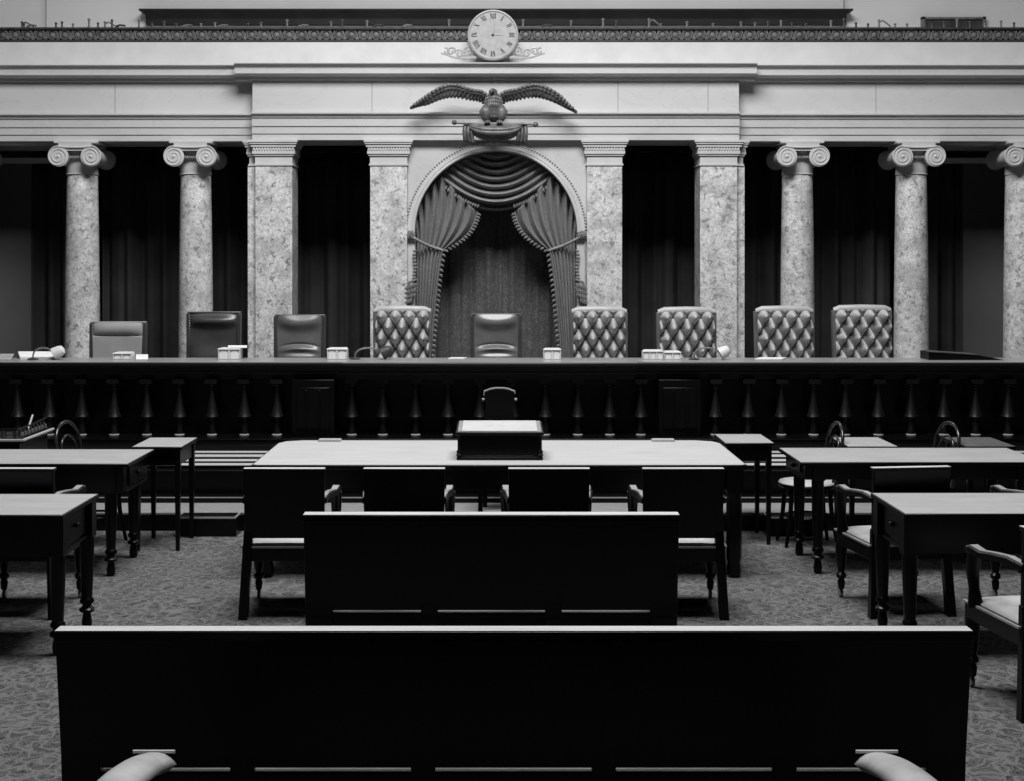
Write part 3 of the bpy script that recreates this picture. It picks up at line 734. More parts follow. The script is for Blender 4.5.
def pil_capital(m, m2, x0, x1, yf, yb, out):
    lv = [(3.145, 3.165, .012), (3.165, 3.25, .002), (3.25, 3.27, .018), (3.27, 3.30, .03), (3.345, 3.375, .042), (3.375, 3.395, .055), (3.395, ZA, .065)]
    for z0, z1, p in lv: m.box(x0 - p, x1 + p, yf - p, yb, z0, z1)
    m.box(x0 - .026, x1 + .026, yf - .026, yb, 3.30, 3.345)
    n = max(4, int((x1 - x0) / .026)); w = (x1 - x0 + .05) / n
    for k in range(n): m2.ball((x0 - .025 + (k + .5) * w, yf - .03, 3.322), .014, (.75, .7, 1.5), 8, 6)
def pilaster(name, x0, x1, yf, yb, lb, strip=None, group='square mottled pilasters'):
    t = thing(name, lb, 'pilaster', ((x0 + x1) / 2, yf + .1, .55), group)
    m = MB().box(x0, x1, yf, yb, .72, 3.145)
    if strip: m.box(strip[0], strip[1], yf + .07, yb, .72, 3.145)
    m.build('shaft', M['breccia'], t, bev=.004)
    a, b = (min(x0, strip[0]), max(x1, strip[1])) if strip else (x0, x1)
    MB().box(a - .05, b + .05, yf - .05, yb, .551, .66).box(a - .03, b + .03, yf - .03, yb, .66, .72).build('base', M['white'], t, bev=.01)
    c = MB(); d = MB(); pil_capital(c, d, x0, x1, yf, yb, 0)
    if strip: pil_capital(c, d, strip[0] + (.02 if strip[0] < x0 else 0), strip[1] - (.02 if strip[1] > x1 else 0), yf + .07, yb, 0)
    cp = c.build('capital', M['white'], t)
    d.build('bead_moulding', M['white'], cp)
pilaster('wide_pier', -2.63, -2.23, 15.17, 15.60, 'wide square mottled pier behind the creased chair beside the dark drape', (-2.725, -2.60))
pilaster('wide_pier', 2.19, 2.59, 15.17, 15.60, 'wide square mottled pier behind the pale cone lamp', (2.56, 2.685))
pilaster('narrow_pilaster', -1.385, -.985, 15.17, 15.5, 'narrow mottled pilaster beside the arch behind the first deep-buttoned chair')
pilaster('narrow_pilaster', .965, 1.345, 15.17, 15.5, 'narrow mottled pilaster beside the arch nearer the lamp with a pale cone shade')

# ------------------------------------------------------------------ entablature (one profile, the centre breaking forward)
def ez(py): return PZ(py, 15.15)
def ent_profile(y):
    return [(y + .75, ZA), (y, ZA), (y, ez(134)), (y - .012, ez(133.6)), (y - .012, ez(126.6)), (y - .024, ez(126.2)), (y - .024, ez(118.5)),
            (y - .035, ez(118)), (y - .045, ez(115.5)), (y - .07, ez(114.2)), (y - .07, ez(112.6)), (y, ez(112)), (y + .75, ez(112))]
def cor_profile(y):
    return [(y + .75, ez(80.5)), (y, ez(80.5)), (y - .03, ez(80)), (y - .04, ez(77)), (y - .11, ez(75.8)), (y - .12, ez(74.8)), (y - .12, ez(68.4)), (y - .135, ez(67.6)), (y - .165, ez(65.6)), (y - .165, ez(64.6)), (y + .75, ez(64))]
XC0, XC1 = -2.66, 2.61
for nm, y, a, b, lb in (('trim_3', 15.15, XC0, XC1, 'white marble architrave over the central bay'), ('trim_4', 15.29, -9, XC0, 'white marble architrave over the columns by the desk with a gallery'), ('trim_5', 15.29, XC1, 9, 'white marble architrave over the columns by the bentwood chairs')):
    m = MB().prism(ent_profile(y), 'x', a, b)
    m.prism(cor_profile(y), 'x', a - .17 if nm == 'trim_3' else a, b + .17 if nm == 'trim_3' else b)
    m.box(a, b, y + .02, y + .75, ez(112.3), ez(80))
    cuts = sorted([a] + [PX(p, y) for p in (115, 372, 618, 708, 876) if a < PX(p, y) < b] + [b])
    for c0, c1 in zip(cuts, cuts[1:]): m.box(c0 + .003, c1 - .003, y, y + .03, ez(112.2), ez(80.2))
    o = struct(m.build(nm, M['marble'])); o['label'] = lb
o = struct(MB().box(-9, 9, 15.40, 15.62, ez(64.3), PZ(42.2, 15.4)).build('trim_6', M['white'])); o['label'] = 'plain white band above the cornice'
o = struct(MB().box(-9, 9, 15.64, 18.3, PZ(42, 15.4) - .2, PZ(42, 15.4) - .001).build('floor_gallery', M['plaster'])); o['label'] = 'gallery floor above the colonnade'
for nm, a, b in (('trim_7', 4.80, 9), ('trim_8', -9, -4.83)):
    o = struct(MB().box(a, b, 15.62, 16.4, ZA - .02, ZA + .1).box(a, b, 16.40, 16.55, ZA - .16, ZA - .10).build(nm, M['marble'])); o['label'] = 'white marble lintel over the end bay'

# walls
struct(MB().box(-9, 9, 17.0, 17.2, 0, 4.3).build('wall_back', M['darkwall']))
o = struct(MB().box(-9, 9, 18.0, 18.3, 4.2, 9.5).build('wall_gallery', M['plaster'])); o['label'] = 'pale plaster wall behind the upper gallery'
struct(MB().box(-9, 9, 15.8, 17.1, ZA + .09, ZA + .3).build('ceiling_colonnade', M['darkwall']))
for nm, a, b in (('wall_left', -9, -5.52), ('wall_right', 5.50, 9)):
    struct(MB().box(a, b, 16.55, 16.75, .55, ZA + .1).build(nm, M['dado']))
# beam-like cornice and dark opening of the gallery wall
m = MB(); xa, xb = PX(141, 17.9), PX(851, 17.9)
def gz(py): return PZ(py, 17.85)
m.prism([(18.0, gz(24)), (17.90, gz(24)), (17.90, gz(18)), (17.87, gz(15)), (17.82, gz(13)), (17.80, gz(11)), (17.80, gz(9.5)), (18.0, gz(9.5))], 'x', xa + .06, xb - .06)
m.box(xa, xb, 17.78, 18.0, gz(11.5), gz(9.5))
M['darkcornice'] = simple('dark_cornice_paint', .010, .022, 3, .6, .2)
o = struct(m.build('trim_9', M['darkcornice'], bev=.004)); o['label'] = 'dark cornice on the gallery wall'
x0, x1 = PX(924, 17.95), PX(983, 17.95)
o = struct(MB().box(x0, x1, 17.95, 18.0, gz(30), gz(17)).build('door_1', M['iron'], bev=.004)); o['label'] = 'dark doorway in the gallery wall'
m = MB().box(x0 - .03, x0 + .01, 17.92, 18, gz(32), gz(15.5)).box(x1 - .01, x1 + .03, 17.92, 18, gz(32), gz(15.5)).box(x0 - .03, x1 + .03, 17.92, 18, gz(18), gz(16))
m.build('door_frame', M['ironlight'], o)
o = MB().tube([(PX(46, 17.9), 17.9, 4.48), (PX(46, 17.9), 17.9, 7)], .006, 6).build('hanging_wire', M['ironlight']); tag(o, 'thin wire running up the gallery wall above the railing end', 'wire')
o = MB().tube([(PX(844, 17.9), 17.9, 4.48), (PX(844, 17.9), 17.9, 7)], .006, 6).build('hanging_wire', M['ironlight']); tag(o, 'thin wire running up the gallery wall beside the dark cornice end', 'wire')

# gallery railing
YR = 15.45
def rz(py): return PZ(py, YR)
t = thing('gallery_railing', 'ornate dark iron railing of linked rings along the upper gallery', 'railing', (0, YR, ez(42)))
MB().box(-9, 9, YR - .03, YR + .03, rz(29.8), rz(27.6)).build('top_rail', M['iron'], t, bev=.003)
MB().box(-9, 9, YR - .035, YR + .04, rz(42.2), rz(40)).build('bottom_rail', M['iron'], t, bev=.003)
MB().box(-9, 9, YR + .02, YR + .03, rz(40), rz(29.8)).build('backing_panel', M['darkwall'], t)
m = MB(); sp_ = .1375; zc = (rz(40) + rz(29.8)) / 2
k = -63
while k <= 63:
    x = AX + k * sp_ + .05
    m.tube([(x + .046 * cos(2 * pi * j / 16), YR, zc + .048 * sin(2 * pi * j / 16)) for j in range(16)], .009, 6, True)
    m.ball((x, YR + .012, zc), .036, (1, .35, 1), 10, 6)
    xm = x + sp_ / 2
    m.bar((xm, YR - .008, rz(40)), (xm, YR - .008, zc - .005), .022, .012, (0, 1, 0)).bar((xm, YR - .008, zc - .008), (xm - .026, YR - .008, rz(30)), .012, .01, (0, 1, 0)).bar((xm, YR - .008, zc - .008), (xm + .026, YR - .008, rz(30)), .012, .01, (0, 1, 0))
    m.bar((xm, YR - .012, rz(40)), (xm - .03, YR - .012, zc - .02), .012, .01, (0, 1, 0)).bar((xm, YR - .012, rz(40)), (xm + .03, YR - .012, zc - .02), .012, .01, (0, 1, 0))
    k += 1
m.build('ring_lattice', M['ironlight'], t)
for px, h, kind in [(22, 6, 1), (24, 4, 0), (31, 3, 2), (56, 5, 0), (62, 6, 0), (73, 4, 0), (89, 9, 0), (98, 5, 0), (105, 6, 1), (112, 8, 0), (120, 3, 2), (139, 8, 0), (152, 5, 0), (164, 6, 0), (176, 4, 0), (187, 3, 2), (201, 4, 0), (215, 5, 0), (223, 3, 2), (248, 4, 0), (261, 5, 0), (287, 8, 0), (303, 4, 2), (331, 6, 0), (342, 8, 0), (367, 7, 0), (378, 3, 2), (407, 3, 2), (449, 8, 0), (523, 8, 0), (546, 3, 2), (571, 7, 0), (603, 9, 0), (616, 7, 0), (649, 9, 1), (661, 4, 0), (687, 6, 0), (713, 4, 0), (741, 6, 0), (755, 5, 0), (768, 6, 0), (781, 7, 0), (792, 5, 0), (806, 4, 0), (831, 7, 0), (844, 9, 0), (856, 5, 0), (868, 4, 0), (879, 8, 1), (895, 4, 0), (907, 4, 0), (932, 4, 0), (944, 6, 0), (957, 8, 0), (970, 6, 0), (985, 4, 0), (1001, 7, 0), (1014, 5, 0)]:
    x = PX(px, YR); h = h * YR / F; z0 = rz(27.6)
    m = MB()
    if kind == 2: m.tube([(x - .05, YR, z0 + .012), (x, YR, z0 + .028), (x + .06, YR, z0 + .02)], .011, 6).box(x - .03, x - .015, YR - .01, YR + .01, z0 - .003, z0 + .02)
    else: m.lathe([(.016, z0 - .003), (.011, z0 + h * .3), (.012, z0 + h * .8), (.018, z0 + h * .86), (.014, z0 + h), (.003, z0 + h + .004)], (x, YR, 0), 8)
    if kind == 1: m.tube([(x, YR, z0 + h * .6), (x + .04, YR, z0 + h * .9), (x + .09, YR, z0 + h * .5), (x + .13, YR, z0 + .01)], .008, 6)
    m.build('finial', M['ironlight'] if px % 2 else M['iron'], t)

# ------------------------------------------------------------------ clock
YC = 15.08; cz = PZ(35, YC); cxk = PX(493, YC); rc = 25.5 * YC / F
t = thing('wall_clock', 'round white clock with Roman numerals and scrolled brackets over the eagle', 'clock', (cxk, YC, cz))
MB().lathe([(rc - .03, YC + .33), (rc - .01, YC + .30), (rc, YC + .01), (rc - .004, YC - .015), (rc - .018, YC - .022), (rc - .03, YC - .012)], (cxk, 0, cz), 48, 'y').build('case_rim', M['gilt'], t)
MB().lathe([(rc - .02, YC + .05), (rc - .028, YC - .006), (.004, YC - .008)], (cxk, 0, cz), 48, 'y').build('dial', M['clock'], t)
def stroke(m, x0, z0, x1, z1, w, ang, rad):
    def tr(x, z):
        zz = z + rad
        return (cxk + x * cos(ang) + zz * sin(ang), cz - x * sin(ang) + zz * cos(ang))
    a, b = tr(x0, z0), tr(x1, z1)
    m.bar((a[0], YC - .010, a[1]), (b[0], YC - .010, b[1]), w, .004, (0, 1, 0))
NUM = ['XII', 'I', 'II', 'III', 'IV', 'V', 'VI', 'VII', 'VIII', 'IX', 'X', 'XI']
for i, s in enumerate(NUM):
    m = MB(); wd = {'I': .017, 'V': .032, 'X': .034}; tot = sum(wd[c] for c in s); x = -tot / 2; hh = .03
    for c in s:
        w = wd[c]
        if c == 'I': stroke(m, x + w / 2, -hh, x + w / 2, hh, .009, i * pi / 6, rc * .74)
        elif c == 'V': stroke(m, x + .003, hh, x + w / 2, -hh, .009, i * pi / 6, rc * .74); stroke(m, x + w - .003, hh, x + w / 2, -hh, .005, i * pi / 6, rc * .74)
        else: stroke(m, x + .003, hh, x + w - .003, -hh, .009, i * pi / 6, rc * .74); stroke(m, x + w - .003, hh, x + .003, -hh, .005, i * pi / 6, rc * .74)
        x += w
    m.build('numeral', M['clockmark'], t)
MB().bar((cxk - .03, YC - .014, cz), (cxk + .11, YC - .014, cz - .002), .010, .004, (0, 1, 0)).build('hour_hand', M['gilt'], t)
MB().bar((cxk, YC - .018, cz - .03), (cxk + .02, YC - .018, cz + .155), .006, .004, (0, 1, 0)).build('minute_hand', M['gilt'], t)
MB().lathe([(.013, YC - .008), (.013, YC - .022), (.004, YC - .026)], (cxk, 0, cz), 14, 'y').build('hand_boss', M['iron'], t)
for s in (-1, 1):
    m = MB()
    def curl(cx_, cz_, r, a0, turns, sg):
        return [(cx_ + s * r * (1 - .75 * j / 23) * cos(a0 + sg * j / 23 * turns * 2 * pi), YC + .03, cz_ + r * (1 - .75 * j / 23) * sin(a0 + sg * j / 23 * turns * 2 * pi)) for j in range(24)]
    for (px, py, r, a0, tn, sg) in ((468, 51, .055, 2.6, 1.2, -1), (459, 53, .05, 0, 1.2, 1), (451, 51, .048, 3.0, 1.1, -1), (446, 51, .04, 1.2, .8, 1), (464, 56, .035, 0, 1.1, -1), (474, 56, .04, 1.0, 1, 1), (469, 43, .03, 1, .9, 1)):
        x = PX(px, YC); x = cxk + s * (cxk - x)
        m.tube(curl(x, PZ(py, YC), r, a0, tn, sg), [.011] * 23 + [.014], 6)
    m.tube([(cxk + s * .18, YC + .03, cz - .235), (cxk + s * .30, YC + .03, cz - .25), (cxk + s * .42, YC + .03, cz - .235), (cxk + s * .56, YC + .03, cz - .19)], [.016, .014, .012, .008], 6)
    m.build('scroll_bracket', M['gilt'], t)

# ------------------------------------------------------------------ arch
YA = 15.24; ac_x = PX(496, YA); ac_z = PZ(232.3, YA); RO, RI = 90 * YA / F, 81 * YA / F
m = MB(); N = 40
pts = [(ac_x + RI * cos(pi * k / N), ac_z + RI * sin(pi * k / N)) for k in range(N + 1)]
XL, XR = -.984, .964
for k in range(N):
    a, b = pts[k], pts[k + 1]
    m.add([(a[0], YA, a[1]), (b[0], YA, b[1]), (b[0], YA, ZA), (a[0], YA, ZA), (a[0], YA + .3, a[1]), (b[0], YA + .3, b[1]), (b[0], YA + .3, ZA), (a[0], YA + .3, ZA)], [(0, 1, 2, 3), (4, 7, 6, 5), (0, 4, 5, 1), (3, 2, 6, 7)])
m.box(XL, ac_x - RI, YA, YA + .3, .55, ZA).box(ac_x + RI, XR, YA, YA + .3, .55, ZA)
o = struct(m.build('wall_arch', M['marble'])); o['label'] = 'pale marble wall around the arched recess'
t = thing('arch_moulding', 'pale beaded moulding ring around the curtained arch', 'moulding', (ac_x, YA, ac_z))
def ring(r, w, y0, y1, a0=0, a1=pi, n=48):
    m = MB()
    vs, fs = [], []
    for k in range(n + 1):
        a = a0 + (a1 - a0) * k / n
        for rr, y in ((r - w / 2, y0), (r + w / 2, y0), (r + w / 2, y1), (r - w / 2, y1)): vs.append((ac_x + rr * cos(a), y, ac_z + rr * sin(a)))
    for k in range(n):
        for i in range(4): fs.append((k * 4 + i, k * 4 + (i + 1) % 4, (k + 1) * 4 + (i + 1) % 4, (k + 1) * 4 + i))
    fs += [(0, 3, 2, 1), (n * 4, n * 4 + 1, n * 4 + 2, n * 4 + 3)]
    return m.add(vs, fs)
ring((RO + RI) / 2 + .005, RO - RI - .02, YA - .025, YA).build('flat_band', M['white'], t, bev=.004)
m = MB()
m.tube([(ac_x + (RI + .014) * cos(pi * k / 48), YA - .03, ac_z + (RI + .014) * sin(pi * k / 48)) for k in range(49)], .014, 8)
m.tube([(ac_x + (RI + .042) * cos(pi * k / 48), YA - .026, ac_z + (RI + .042) * sin(pi * k / 48)) for k in range(49)], .006, 8)
m.build('inner_bead', M['white'], t)
m = MB(); nb = 92
for k in range(nb + 1):
    a = pi * k / nb
    m.ball((ac_x + (RO - .004) * cos(a), YA - .026, ac_z + (RO - .004) * sin(a)), .0125, (1, 1.1, 1), 8, 6)
m.build('beaded_rim', M['gilt'], t)

# curtains inside the arch
t = thing('arch_back_curtain', 'dark figured curtain hanging straight at the back of the arch', 'curtain', (ac_x, 15.85, .56), 'curtains of the arch')
def pleat(x, seed=0): return sin(x * 47 + seed) * .022 + sin(x * 21 + 1.3 + seed) * .018 + sin(x * 90 + seed) * .006
MB().grid(lambda u, v: (ac_x - .85 + 1.7 * u, 15.86 + pleat(u * 1.7) * (1.1 - .5 * v), .57 + 2.6 * v), 130, 10).build('pleated_cloth', M['damask'], t, solid=.006, sharp=180)
MB().tube([(ac_x - .86, 15.88, 3.18), (ac_x + .86, 15.88, 3.18)], .014).build('curtain_pole', M['iron'], t)

def lerp(a, b, t): return a + (b - a) * t
def poly(pts, u):
    n = len(pts) - 1; f = min(u * n, n - 1e-6); i = int(f); f -= i
    return (lerp(pts[i][0], pts[i + 1][0], f), lerp(pts[i][1], pts[i + 1][1], f))
def smooth(pts, u):                                      # Catmull-Rom
    n = len(pts) - 1; f = min(max(u, 0) * n, n - 1e-6); i = int(f); f -= i
    p = [pts[max(0, i - 1)], pts[i], pts[i + 1], pts[min(n, i + 2)]]
    return tuple(.5 * (2 * p[1][k] + (p[2][k] - p[0][k]) * f + (2 * p[0][k] - 5 * p[1][k] + 4 * p[2][k] - p[3][k]) * f * f + (3 * p[1][k] - p[0][k] - 3 * p[2][k] + p[3][k]) * f ** 3) for k in (0, 1))
YS = 15.42
def wp(px, py, y=YS): return (PX(px, YA) * 1.0, y, PZ(py, YA))
def side_curtain(s, lb, tl):
    def mx(px): return px if s < 0 else 992 - px
    t = thing('tied_curtain', lb, 'curtain', wp(mx(428), 357), 'curtains of the arch')
    top = [(415.5, 232), (418, 212), (424, 196), (432, 184), (440, 176), (450, 185), (459, 195), (468, 204), (477, 211)]
    tie = [(416, 242), (420, 243.5), (424, 245), (428, 246.5), (432, 248), (436, 249), (439, 250), (441, 250.5), (443, 250.5)]
    bot = [(415.5, 362), (417.5, 362), (419.5, 362), (421.5, 362), (423.5, 362), (425, 362), (427, 362), (429, 362), (431, 362)]
    def surf(u, v):
        a, b, c = smooth(top, u), smooth(tie, u), smooth(bot, u)
        if v < .5:
            k = v / .5
            bulge = sin(pi * k) * u * 5.5
            p = (lerp(a[0], b[0], k ** 1.25) + bulge * .8, lerp(a[1], b[1], k) + bulge * .45)
            amp = .062 * (1 - k) + .030 * k
        else:
            k = (v - .5) / .5
            w_ = 1 + .12 * sin(pi * k)
            p = (lerp(b[0], c[0], k ** .7), lerp(b[1], c[1], k)); amp = .030 + .012 * sin(pi * k)
        ph = 2 * pi * 8.2 * u ** .92
        off = abs(sin(ph / 2)) ** 1.25 * 2 * amp + .003 * sin(ph * 2.3 + v * 5)
        q_ = wp(mx(p[0]), p[1], YS - off)
        return q_
    MB().grid(surf, 150, 60).build('gathered_cloth', M['silk'], t, solid=.005, sharp=180)
    m = MB()
    for part, n in (((0, .5), 15), ((.5, 1), 22)):
        for k in range(n):
            v = lerp(part[0], part[1], (k + .7) / n)
            e = surf(1, v)
            dz, dx = (-.010, -s * .026) if part[0] == 0 else (-.014, -s * .022)
            m.tube([(e[0], e[1] - .02, e[2]), (e[0] + dx, e[1] - .03, e[2] + dz), (e[0] + dx * 1.5, e[1] - .03, e[2] + dz * 2.2)], [.009, .015, .006], 6)
    m.build('tassel_fringe', M['fringe'], t)
    # outer tail with its own fringe
    tail = MB()
    for k in range(13):
        py = 250 + k * 3.4
        e = wp(mx(416.5 - .5 * sin(k)), py, YA - .035)
        tail.tube([(e[0] + s * .0, e[1], e[2]), (e[0] + s * .022, e[1] - .006, e[2] - .012), (e[0] + s * .036, e[1], e[2] - .018)], [.011, .015, .006], 6)
    tail.build('outer_fringe', M['fringe'], t)
    return t
side_curtain(-1, 'silk curtain gathered aside in the arch by the lamp with the dark shade', 0)
side_curtain(1, 'silk curtain gathered aside in the arch by the narrow pale box', 0)
def tieback(s, lb):
    def mx(px): return px if s < 0 else 992 - px
    t = thing('curtain_tieback', lb, 'tieback', wp(mx(410), 235, YA), 'curtain tiebacks beside the arch')
    m = MB(); c = wp(mx(410), 235, YA - .03)
    for k in range(26):
        a = k * 2.4; r = .045 * math.sqrt(k / 26)
        m.ball((c[0] + r * cos(a) * 1.25, c[1] - .035 * (1 - k / 40), c[2] + r * sin(a)), .014, (1, 1, .9), 8, 6)
    m.build('rosette_bead', M['fringe'], t)
    cp = [wp(mx(p[0]), p[1], y) for p, y in (((412, 237), YA - .05), ((419, 241), YA - .02), ((428, 245.5), YS - .09), ((437, 248.5), YS - .07), ((443.5, 250.5), YS - .04))]
    MB().tube(cp, .017, 10).build('rope_cord', M['cord'], t)
    cp = [wp(mx(p[0]), p[1], YA - .05) for p in ((407, 242), (406, 252), (406, 270), (406.5, 283))]
    MB().tube(cp, .008, 8).build('hanging_cord', M['cord'], t)
    e = wp(mx(410), 289, YA - .055); m = MB()
    m.tube([wp(mx(406.5), 287, YA - .05), wp(mx(410), 282, YA - .055), wp(mx(417), 279.5, YA - .055)], [.014, .016, .01], 8)
    for k in range(22):
        px_ = 406 + (k % 6) * 1.9; py_ = 286 + (k // 6) * 4.6 - (k % 6) * .6
        q_ = wp(mx(px_), py_, YA - .06 - .01 * (k % 3))
        m.tube([q_, (q_[0] + s * .003, q_[1], q_[2] - .03), (q_[0] + s * .006, q_[1], q_[2] - .05)], [.008, .016, .007], 6)
    m.build('tassel', M['fringe'], t)
tieback(-1, 'rosette tieback with cord and tassel by the lamp with the dark shade')
tieback(1, 'rosette tieback with cord and tassel by the narrow pale box')
# swag valance
t = thing('swag_valance', 'draped silk swag with horizontal folds filling the head of the arch', 'valance', wp(496, 190), 'curtains of the arch')
def swag(u, v):
    th = lerp(R(88), R(43), v ** .7)                      # the ends ride along the arch
    r = RI - .012
    xe, ze = r * cos(th), r * sin(th)
    x = lerp(-xe, xe, u)
    zm = lerp(ac_z + r * .985, PZ(206, YA), v)
    n = (2 * u - 1)
    sh = abs(n) ** 2.0
    z = lerp(zm, ac_z + ze, sh)
    zl = ac_z + math.sqrt(max(0, r * r - x * x))
    z = min(z, zl)
    ph = 2 * pi * 7.0 * v
    fold = abs(sin(ph / 2 + .4)) ** 1.3 * .115 * (1 - .55 * n * n) + .004 * sin(9 * u + ph * .5)
    return (ac_x + x, YS - .03 - fold, z)
MB().grid(swag, 72, 120).build('draped_cloth', M['silk'], t, solid=.005, sharp=180)
m2 = MB()
for side in (0, 1):
    m = MB()
    for k in range(17):
        u = (k + .5) / 47; u = 1 - u if side else u
        e = swag(u, 1)
        m.tube([(e[0], e[1] - .01, e[2] + .004), (e[0] + (.01 if side else -.01), e[1] - .014, e[2] - .026), (e[0] + (.018 if side else -.018), e[1] - .01, e[2] - .046)], [.009, .015, .006], 6)
    m.build('tassel_fringe', M['fringe'], t)
m2.grid(lambda u, v: (swag(u, 1)[0], swag(u, 1)[1] + .004, swag(u, 1)[2] - .055 * v), 48, 2)
m2.build('fringe_band', M['drape'], t, solid=.006)

# dark drapes between the columns
def drape(x0, x1, lb, seed):
    t = thing('dark_drape', lb, 'curtain', ((x0 + x1) / 2, 16.6, .56), 'dark drapes between the columns')
    L = x1 - x0
    def fn(u, v):
        x = x0 + L * u
        a = sin(x * 31 + seed) * .03 + sin(x * 13.7 + seed * 2) * .05 + sin(x * 58 + seed * .7) * .010
        return (x, 16.62 + a, .56 + (3.40 - .56) * v)
    MB().grid(fn, max(30, int(L * 70)), 6).build('pleated_cloth', M['drape'], t, solid=.008, sharp=180)
    MB().tube([(x0, 16.66, 3.41), (x1, 16.66, 3.41)], .015).build('curtain_pole', M['iron'], t)
for (x0, x1, lb, sd) in [(-5.52, -4.72, 'dark drape filling the end bay above the white papers', 0), (-4.70, -3.62, 'dark drape between the two round columns above the palest chair', 1.1), (-3.60, -2.72, 'dark drape between a round column and the wide pier above the black chair', 2.3), (-2.70, -1.02, 'dark drape between the wide pier and narrow pilaster above the creased chair', 3.1),
                         (1.00, 2.68, 'dark drape between the narrow pilaster and the wide pier with the pale cone lamp', 4.4), (2.70, 3.58, 'dark drape between the wide pier and the round column by the loose sheet', 5.2), (3.60, 4.68, 'dark drape between the two round columns above the last two buttoned chairs', 6.5), (4.70, 5.50, 'dark drape filling the end bay above the sloping board', 7.7)]:
    drape(x0, x1, lb, sd)

# ------------------------------------------------------------------ eagle
YE = 14.98
def ep(px, py, y=YE): return (PX(px, YE), y, PZ(py, YE))
ex = 493.5
t = thing('bronze_eagle', 'dark bronze eagle with spread wings perched over the arch below the clock', 'eagle', ep(ex, 124))
m = MB()
spine = [(ep(ex, 122, YE + .03), .05), (ep(ex, 117, YE + .01), .085), (ep(ex, 110, YE - .01), .105), (ep(ex, 103, YE - .02), .095), (ep(ex, 98, YE - .02), .07), (ep(ex - .3, 94, YE - .03), .048), (ep(ex - .6, 91.5, YE - .05), .044), (ep(ex - .8, 89.6, YE - .06), .022)]
m.tube([p for p, r in spine], [r for p, r in spine], 20)
m.tube([ep(ex - 1, 92, YE - .09), ep(ex - 1.8, 92.6, YE - .14), ep(ex - 2.2, 94.4, YE - .15)], [.024, .016, .004], 8)
for s in (-1, 1):                                         # thighs
    m.tube([ep(ex + s * 6, 108, YE - .03), ep(ex + s * 8, 113, YE - .05), ep(ex + s * 7.5, 118.5, YE - .05), ep(ex + s * 6, 122, YE - .05)], [.055, .07, .05, .028], 12)
for s in (-1, 1):
    for k in (-1, 0, 1): m.tube([ep(ex + s * 6, 121, YE - .06), ep(ex + s * 6 + k * 2.2, 123, YE - .11), ep(ex + s * 6 + k * 2.6, 124.6, YE - .125)], [.016, .013, .005], 6)
m.build('body', M['bronze'], t, sharp=180)
m = MB()
for k in range(60):                                       # breast feathers
    a = (k % 10 - 4.5) / 4.5; r = k // 10
    q_ = ep(ex + a * (8.2 - .5 * abs(r - 2)), 99 + r * 3.4 + abs(a) * .8, YE - .115 + .075 * a * a + .008 * abs(r - 2))
    m.ball(q_, .02, (.9, .5, 1.5), 6, 5)
m.build('breast_feather', M['bronze'], t)
def wing(s):
    m = MB(); dy = 0 if s < 0 else 4
    lead = [(ex + s * 4, 96), (ex + s * 12, 91), (ex + s * 22, 89.5), (ex + s * 34, 86), (ex + s * 44, 85), (ex + s * 55, 89), (ex + s * 66, 96), (ex + s * 74, 102 + dy * .6), (ex + s * 80.5, 106.5 + dy)]
    trail = [(ex + s * 6, 104), (ex + s * 13, 100), (ex + s * 22, 99), (ex + s * 33, 97), (ex + s * 43, 97), (ex + s * 53, 99.5), (ex + s * 64, 104), (ex + s * 73, 106 + dy * .6), (ex + s * 80.5, 107.5 + dy)]
    def fn(u, v):
        a, b = smooth(lead, u), smooth(trail, u)
        p = (lerp(a[0], b[0], v), lerp(a[1], b[1], v))
        return ep(p[0], p[1], YE + .03 - .045 * math.sqrt(max(0, 1 - v)) * (1 - .5 * u) - .12 * sin(pi * u * .8) + .04 * v)
    m.grid(fn, 40, 8)
    w = m.build('wing', M['bronze'], t, solid=.022, sharp=180)
    f = MB()
    for k in range(22):                                   # flight feathers
        u = .05 + .93 * k / 21
        a, b = fn(u, .45), fn(min(1, u + .02), 1)
        d = Vector(b) - Vector(a)
        L = 1.12 if k < 17 else 1.0
        e = Vector(a) + d * L + Vector((s * (.016 + .012 * u), -.004, -.012))
        f.tube([a, Vector(a).lerp(e, .5) + Vector((0, -.006, 0)), Vector(a).lerp(e, .86) + Vector((0, -.004, 0)), e], [.014, .02, .017, .005], 6)
    for row, v in ((0, .12), (1, .35)):
        for k in range(22):
            u = .04 + .9 * k / 21; q_ = fn(u, v)
            f.ball((q_[0], q_[1] - .014, q_[2]), .017, (1.3, .5, 1.1), 6, 5)
    f.build('feather', M['bronze'], w)
wing(-1); wing(1)
MB().tube([ep(455, 123.2, YE - .05), ep(462, 123.4, YE - .05), ep(478, 124, YE - .05), ep(509, 124, YE - .05), ep(524, 124.2, YE - .05), ep(535, 125, YE - .05)], .014, 8).ball(ep(454.5, 122.8, YE - .05), .028).ball(ep(535.5, 125, YE - .05), .030).build('perch_rod', M['bronze'], t)
t = thing('draped_banner', 'dark drape and two hanging folds under the eagle over the arch crown', 'drapery', ep(ex, 140))
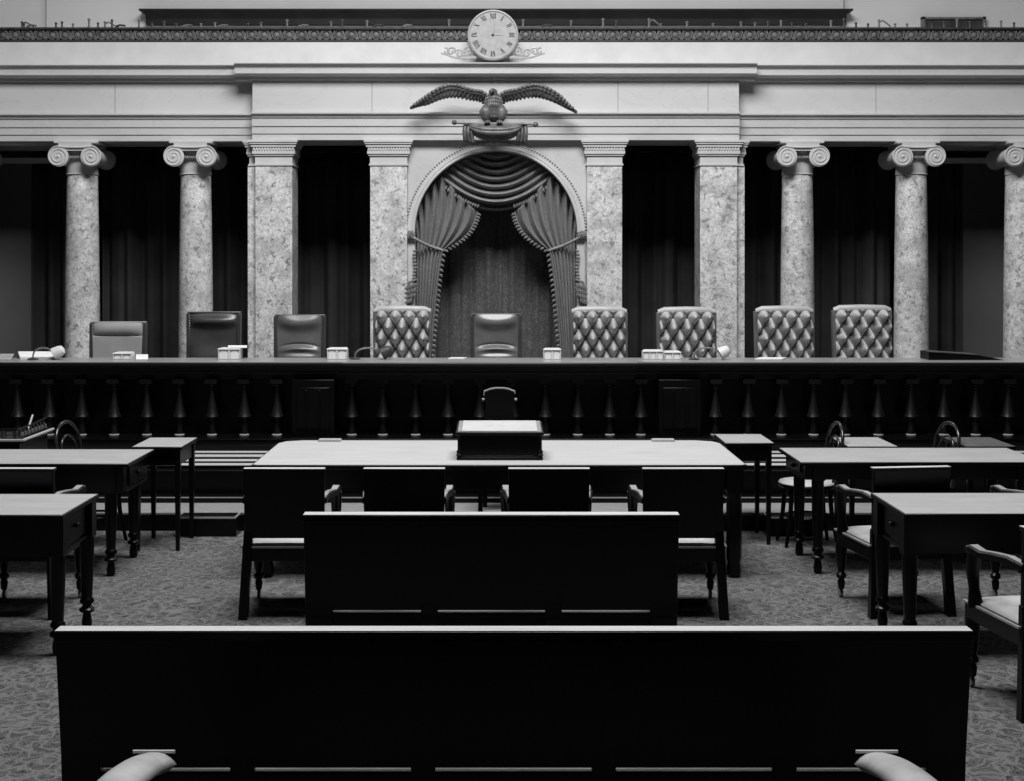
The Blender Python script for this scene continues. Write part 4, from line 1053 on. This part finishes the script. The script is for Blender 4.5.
def crs(u, v):
    n = 2 * u - 1
    x = 495.5 + n * 26.5
    zt_, zb_ = 124 + .6 * (1 - n * n), 124 + 16.2 * math.sqrt(max(0, 1 - abs(n) ** 2.3))
    return ep(x, lerp(zt_, zb_, v), YE - .02 - .10 * sin(pi * v) ** .7 * (1 - n * n) ** .5 - .006 * sin(v * 22))
MB().grid(crs, 40, 24).build('crescent_cloth', M['bronze'], t, solid=.03, sharp=180)
for s in (-1, 1):
    m = MB()
    def fold(u, v):
        n = 2 * u - 1
        px = 495.2 + s * (26.3 + n * 5.2 - .6 * v + 1.0 * sin(v * 3))
        return ep(px, lerp(125, 144 - 2 * (u if s < 0 else 1 - u), v), YE + .0 - .03 * abs(sin(u * 3 * pi)) - .03 * sin(pi * v))
    m.grid(fold, 24, 10).build('hanging_fold', M['bronze'], t, solid=.014, sharp=180)

o = MB().lathe([(.012, 15.02), (.02, 15.0), (.02, 14.96), (.008, 14.95)], (PX(494.5, 15), 0, PZ(80.5, 15)), 12, 'y').build('wall_hook', M['iron']); tag(o, 'small dark iron hook on the cornice above the head of the eagle', 'hook')
# ------------------------------------------------------------------ light
def area(name, loc, to, sx, sy, power):
    l = bpy.data.lights.new(name, 'AREA'); l.shape = 'RECTANGLE'; l.size = sx; l.size_y = sy; l.energy = power
    o = bpy.data.objects.new(name, l); C.objects.link(o); o.location = loc
    o.rotation_euler = (Vector(to) - Vector(loc)).to_track_quat('-Z', 'Y').to_euler()
    return o
area('skylight', (0, 8.6, 9.8), (0, 10.2, 0), 6, 3.5, 1250)
area('gallery_fill', (0, 17.6, 8.2), (0, 8, 1.0), 12, 1.8, 160)  # added unseen lamp, puts highlights on upward-facing surfaces
w = bpy.data.worlds.new('world'); bpy.context.scene.world = w; w.use_nodes = True
w.node_tree.nodes['Background'].inputs[0].default_value = (.5, .5, .5, 1)
w.node_tree.nodes['Background'].inputs[1].default_value = .006
vs = bpy.context.scene.view_settings
vs.view_transform = 'Standard'; vs.look = 'None'; vs.gamma = 1; vs.exposure = .3; vs.use_curve_mapping = False
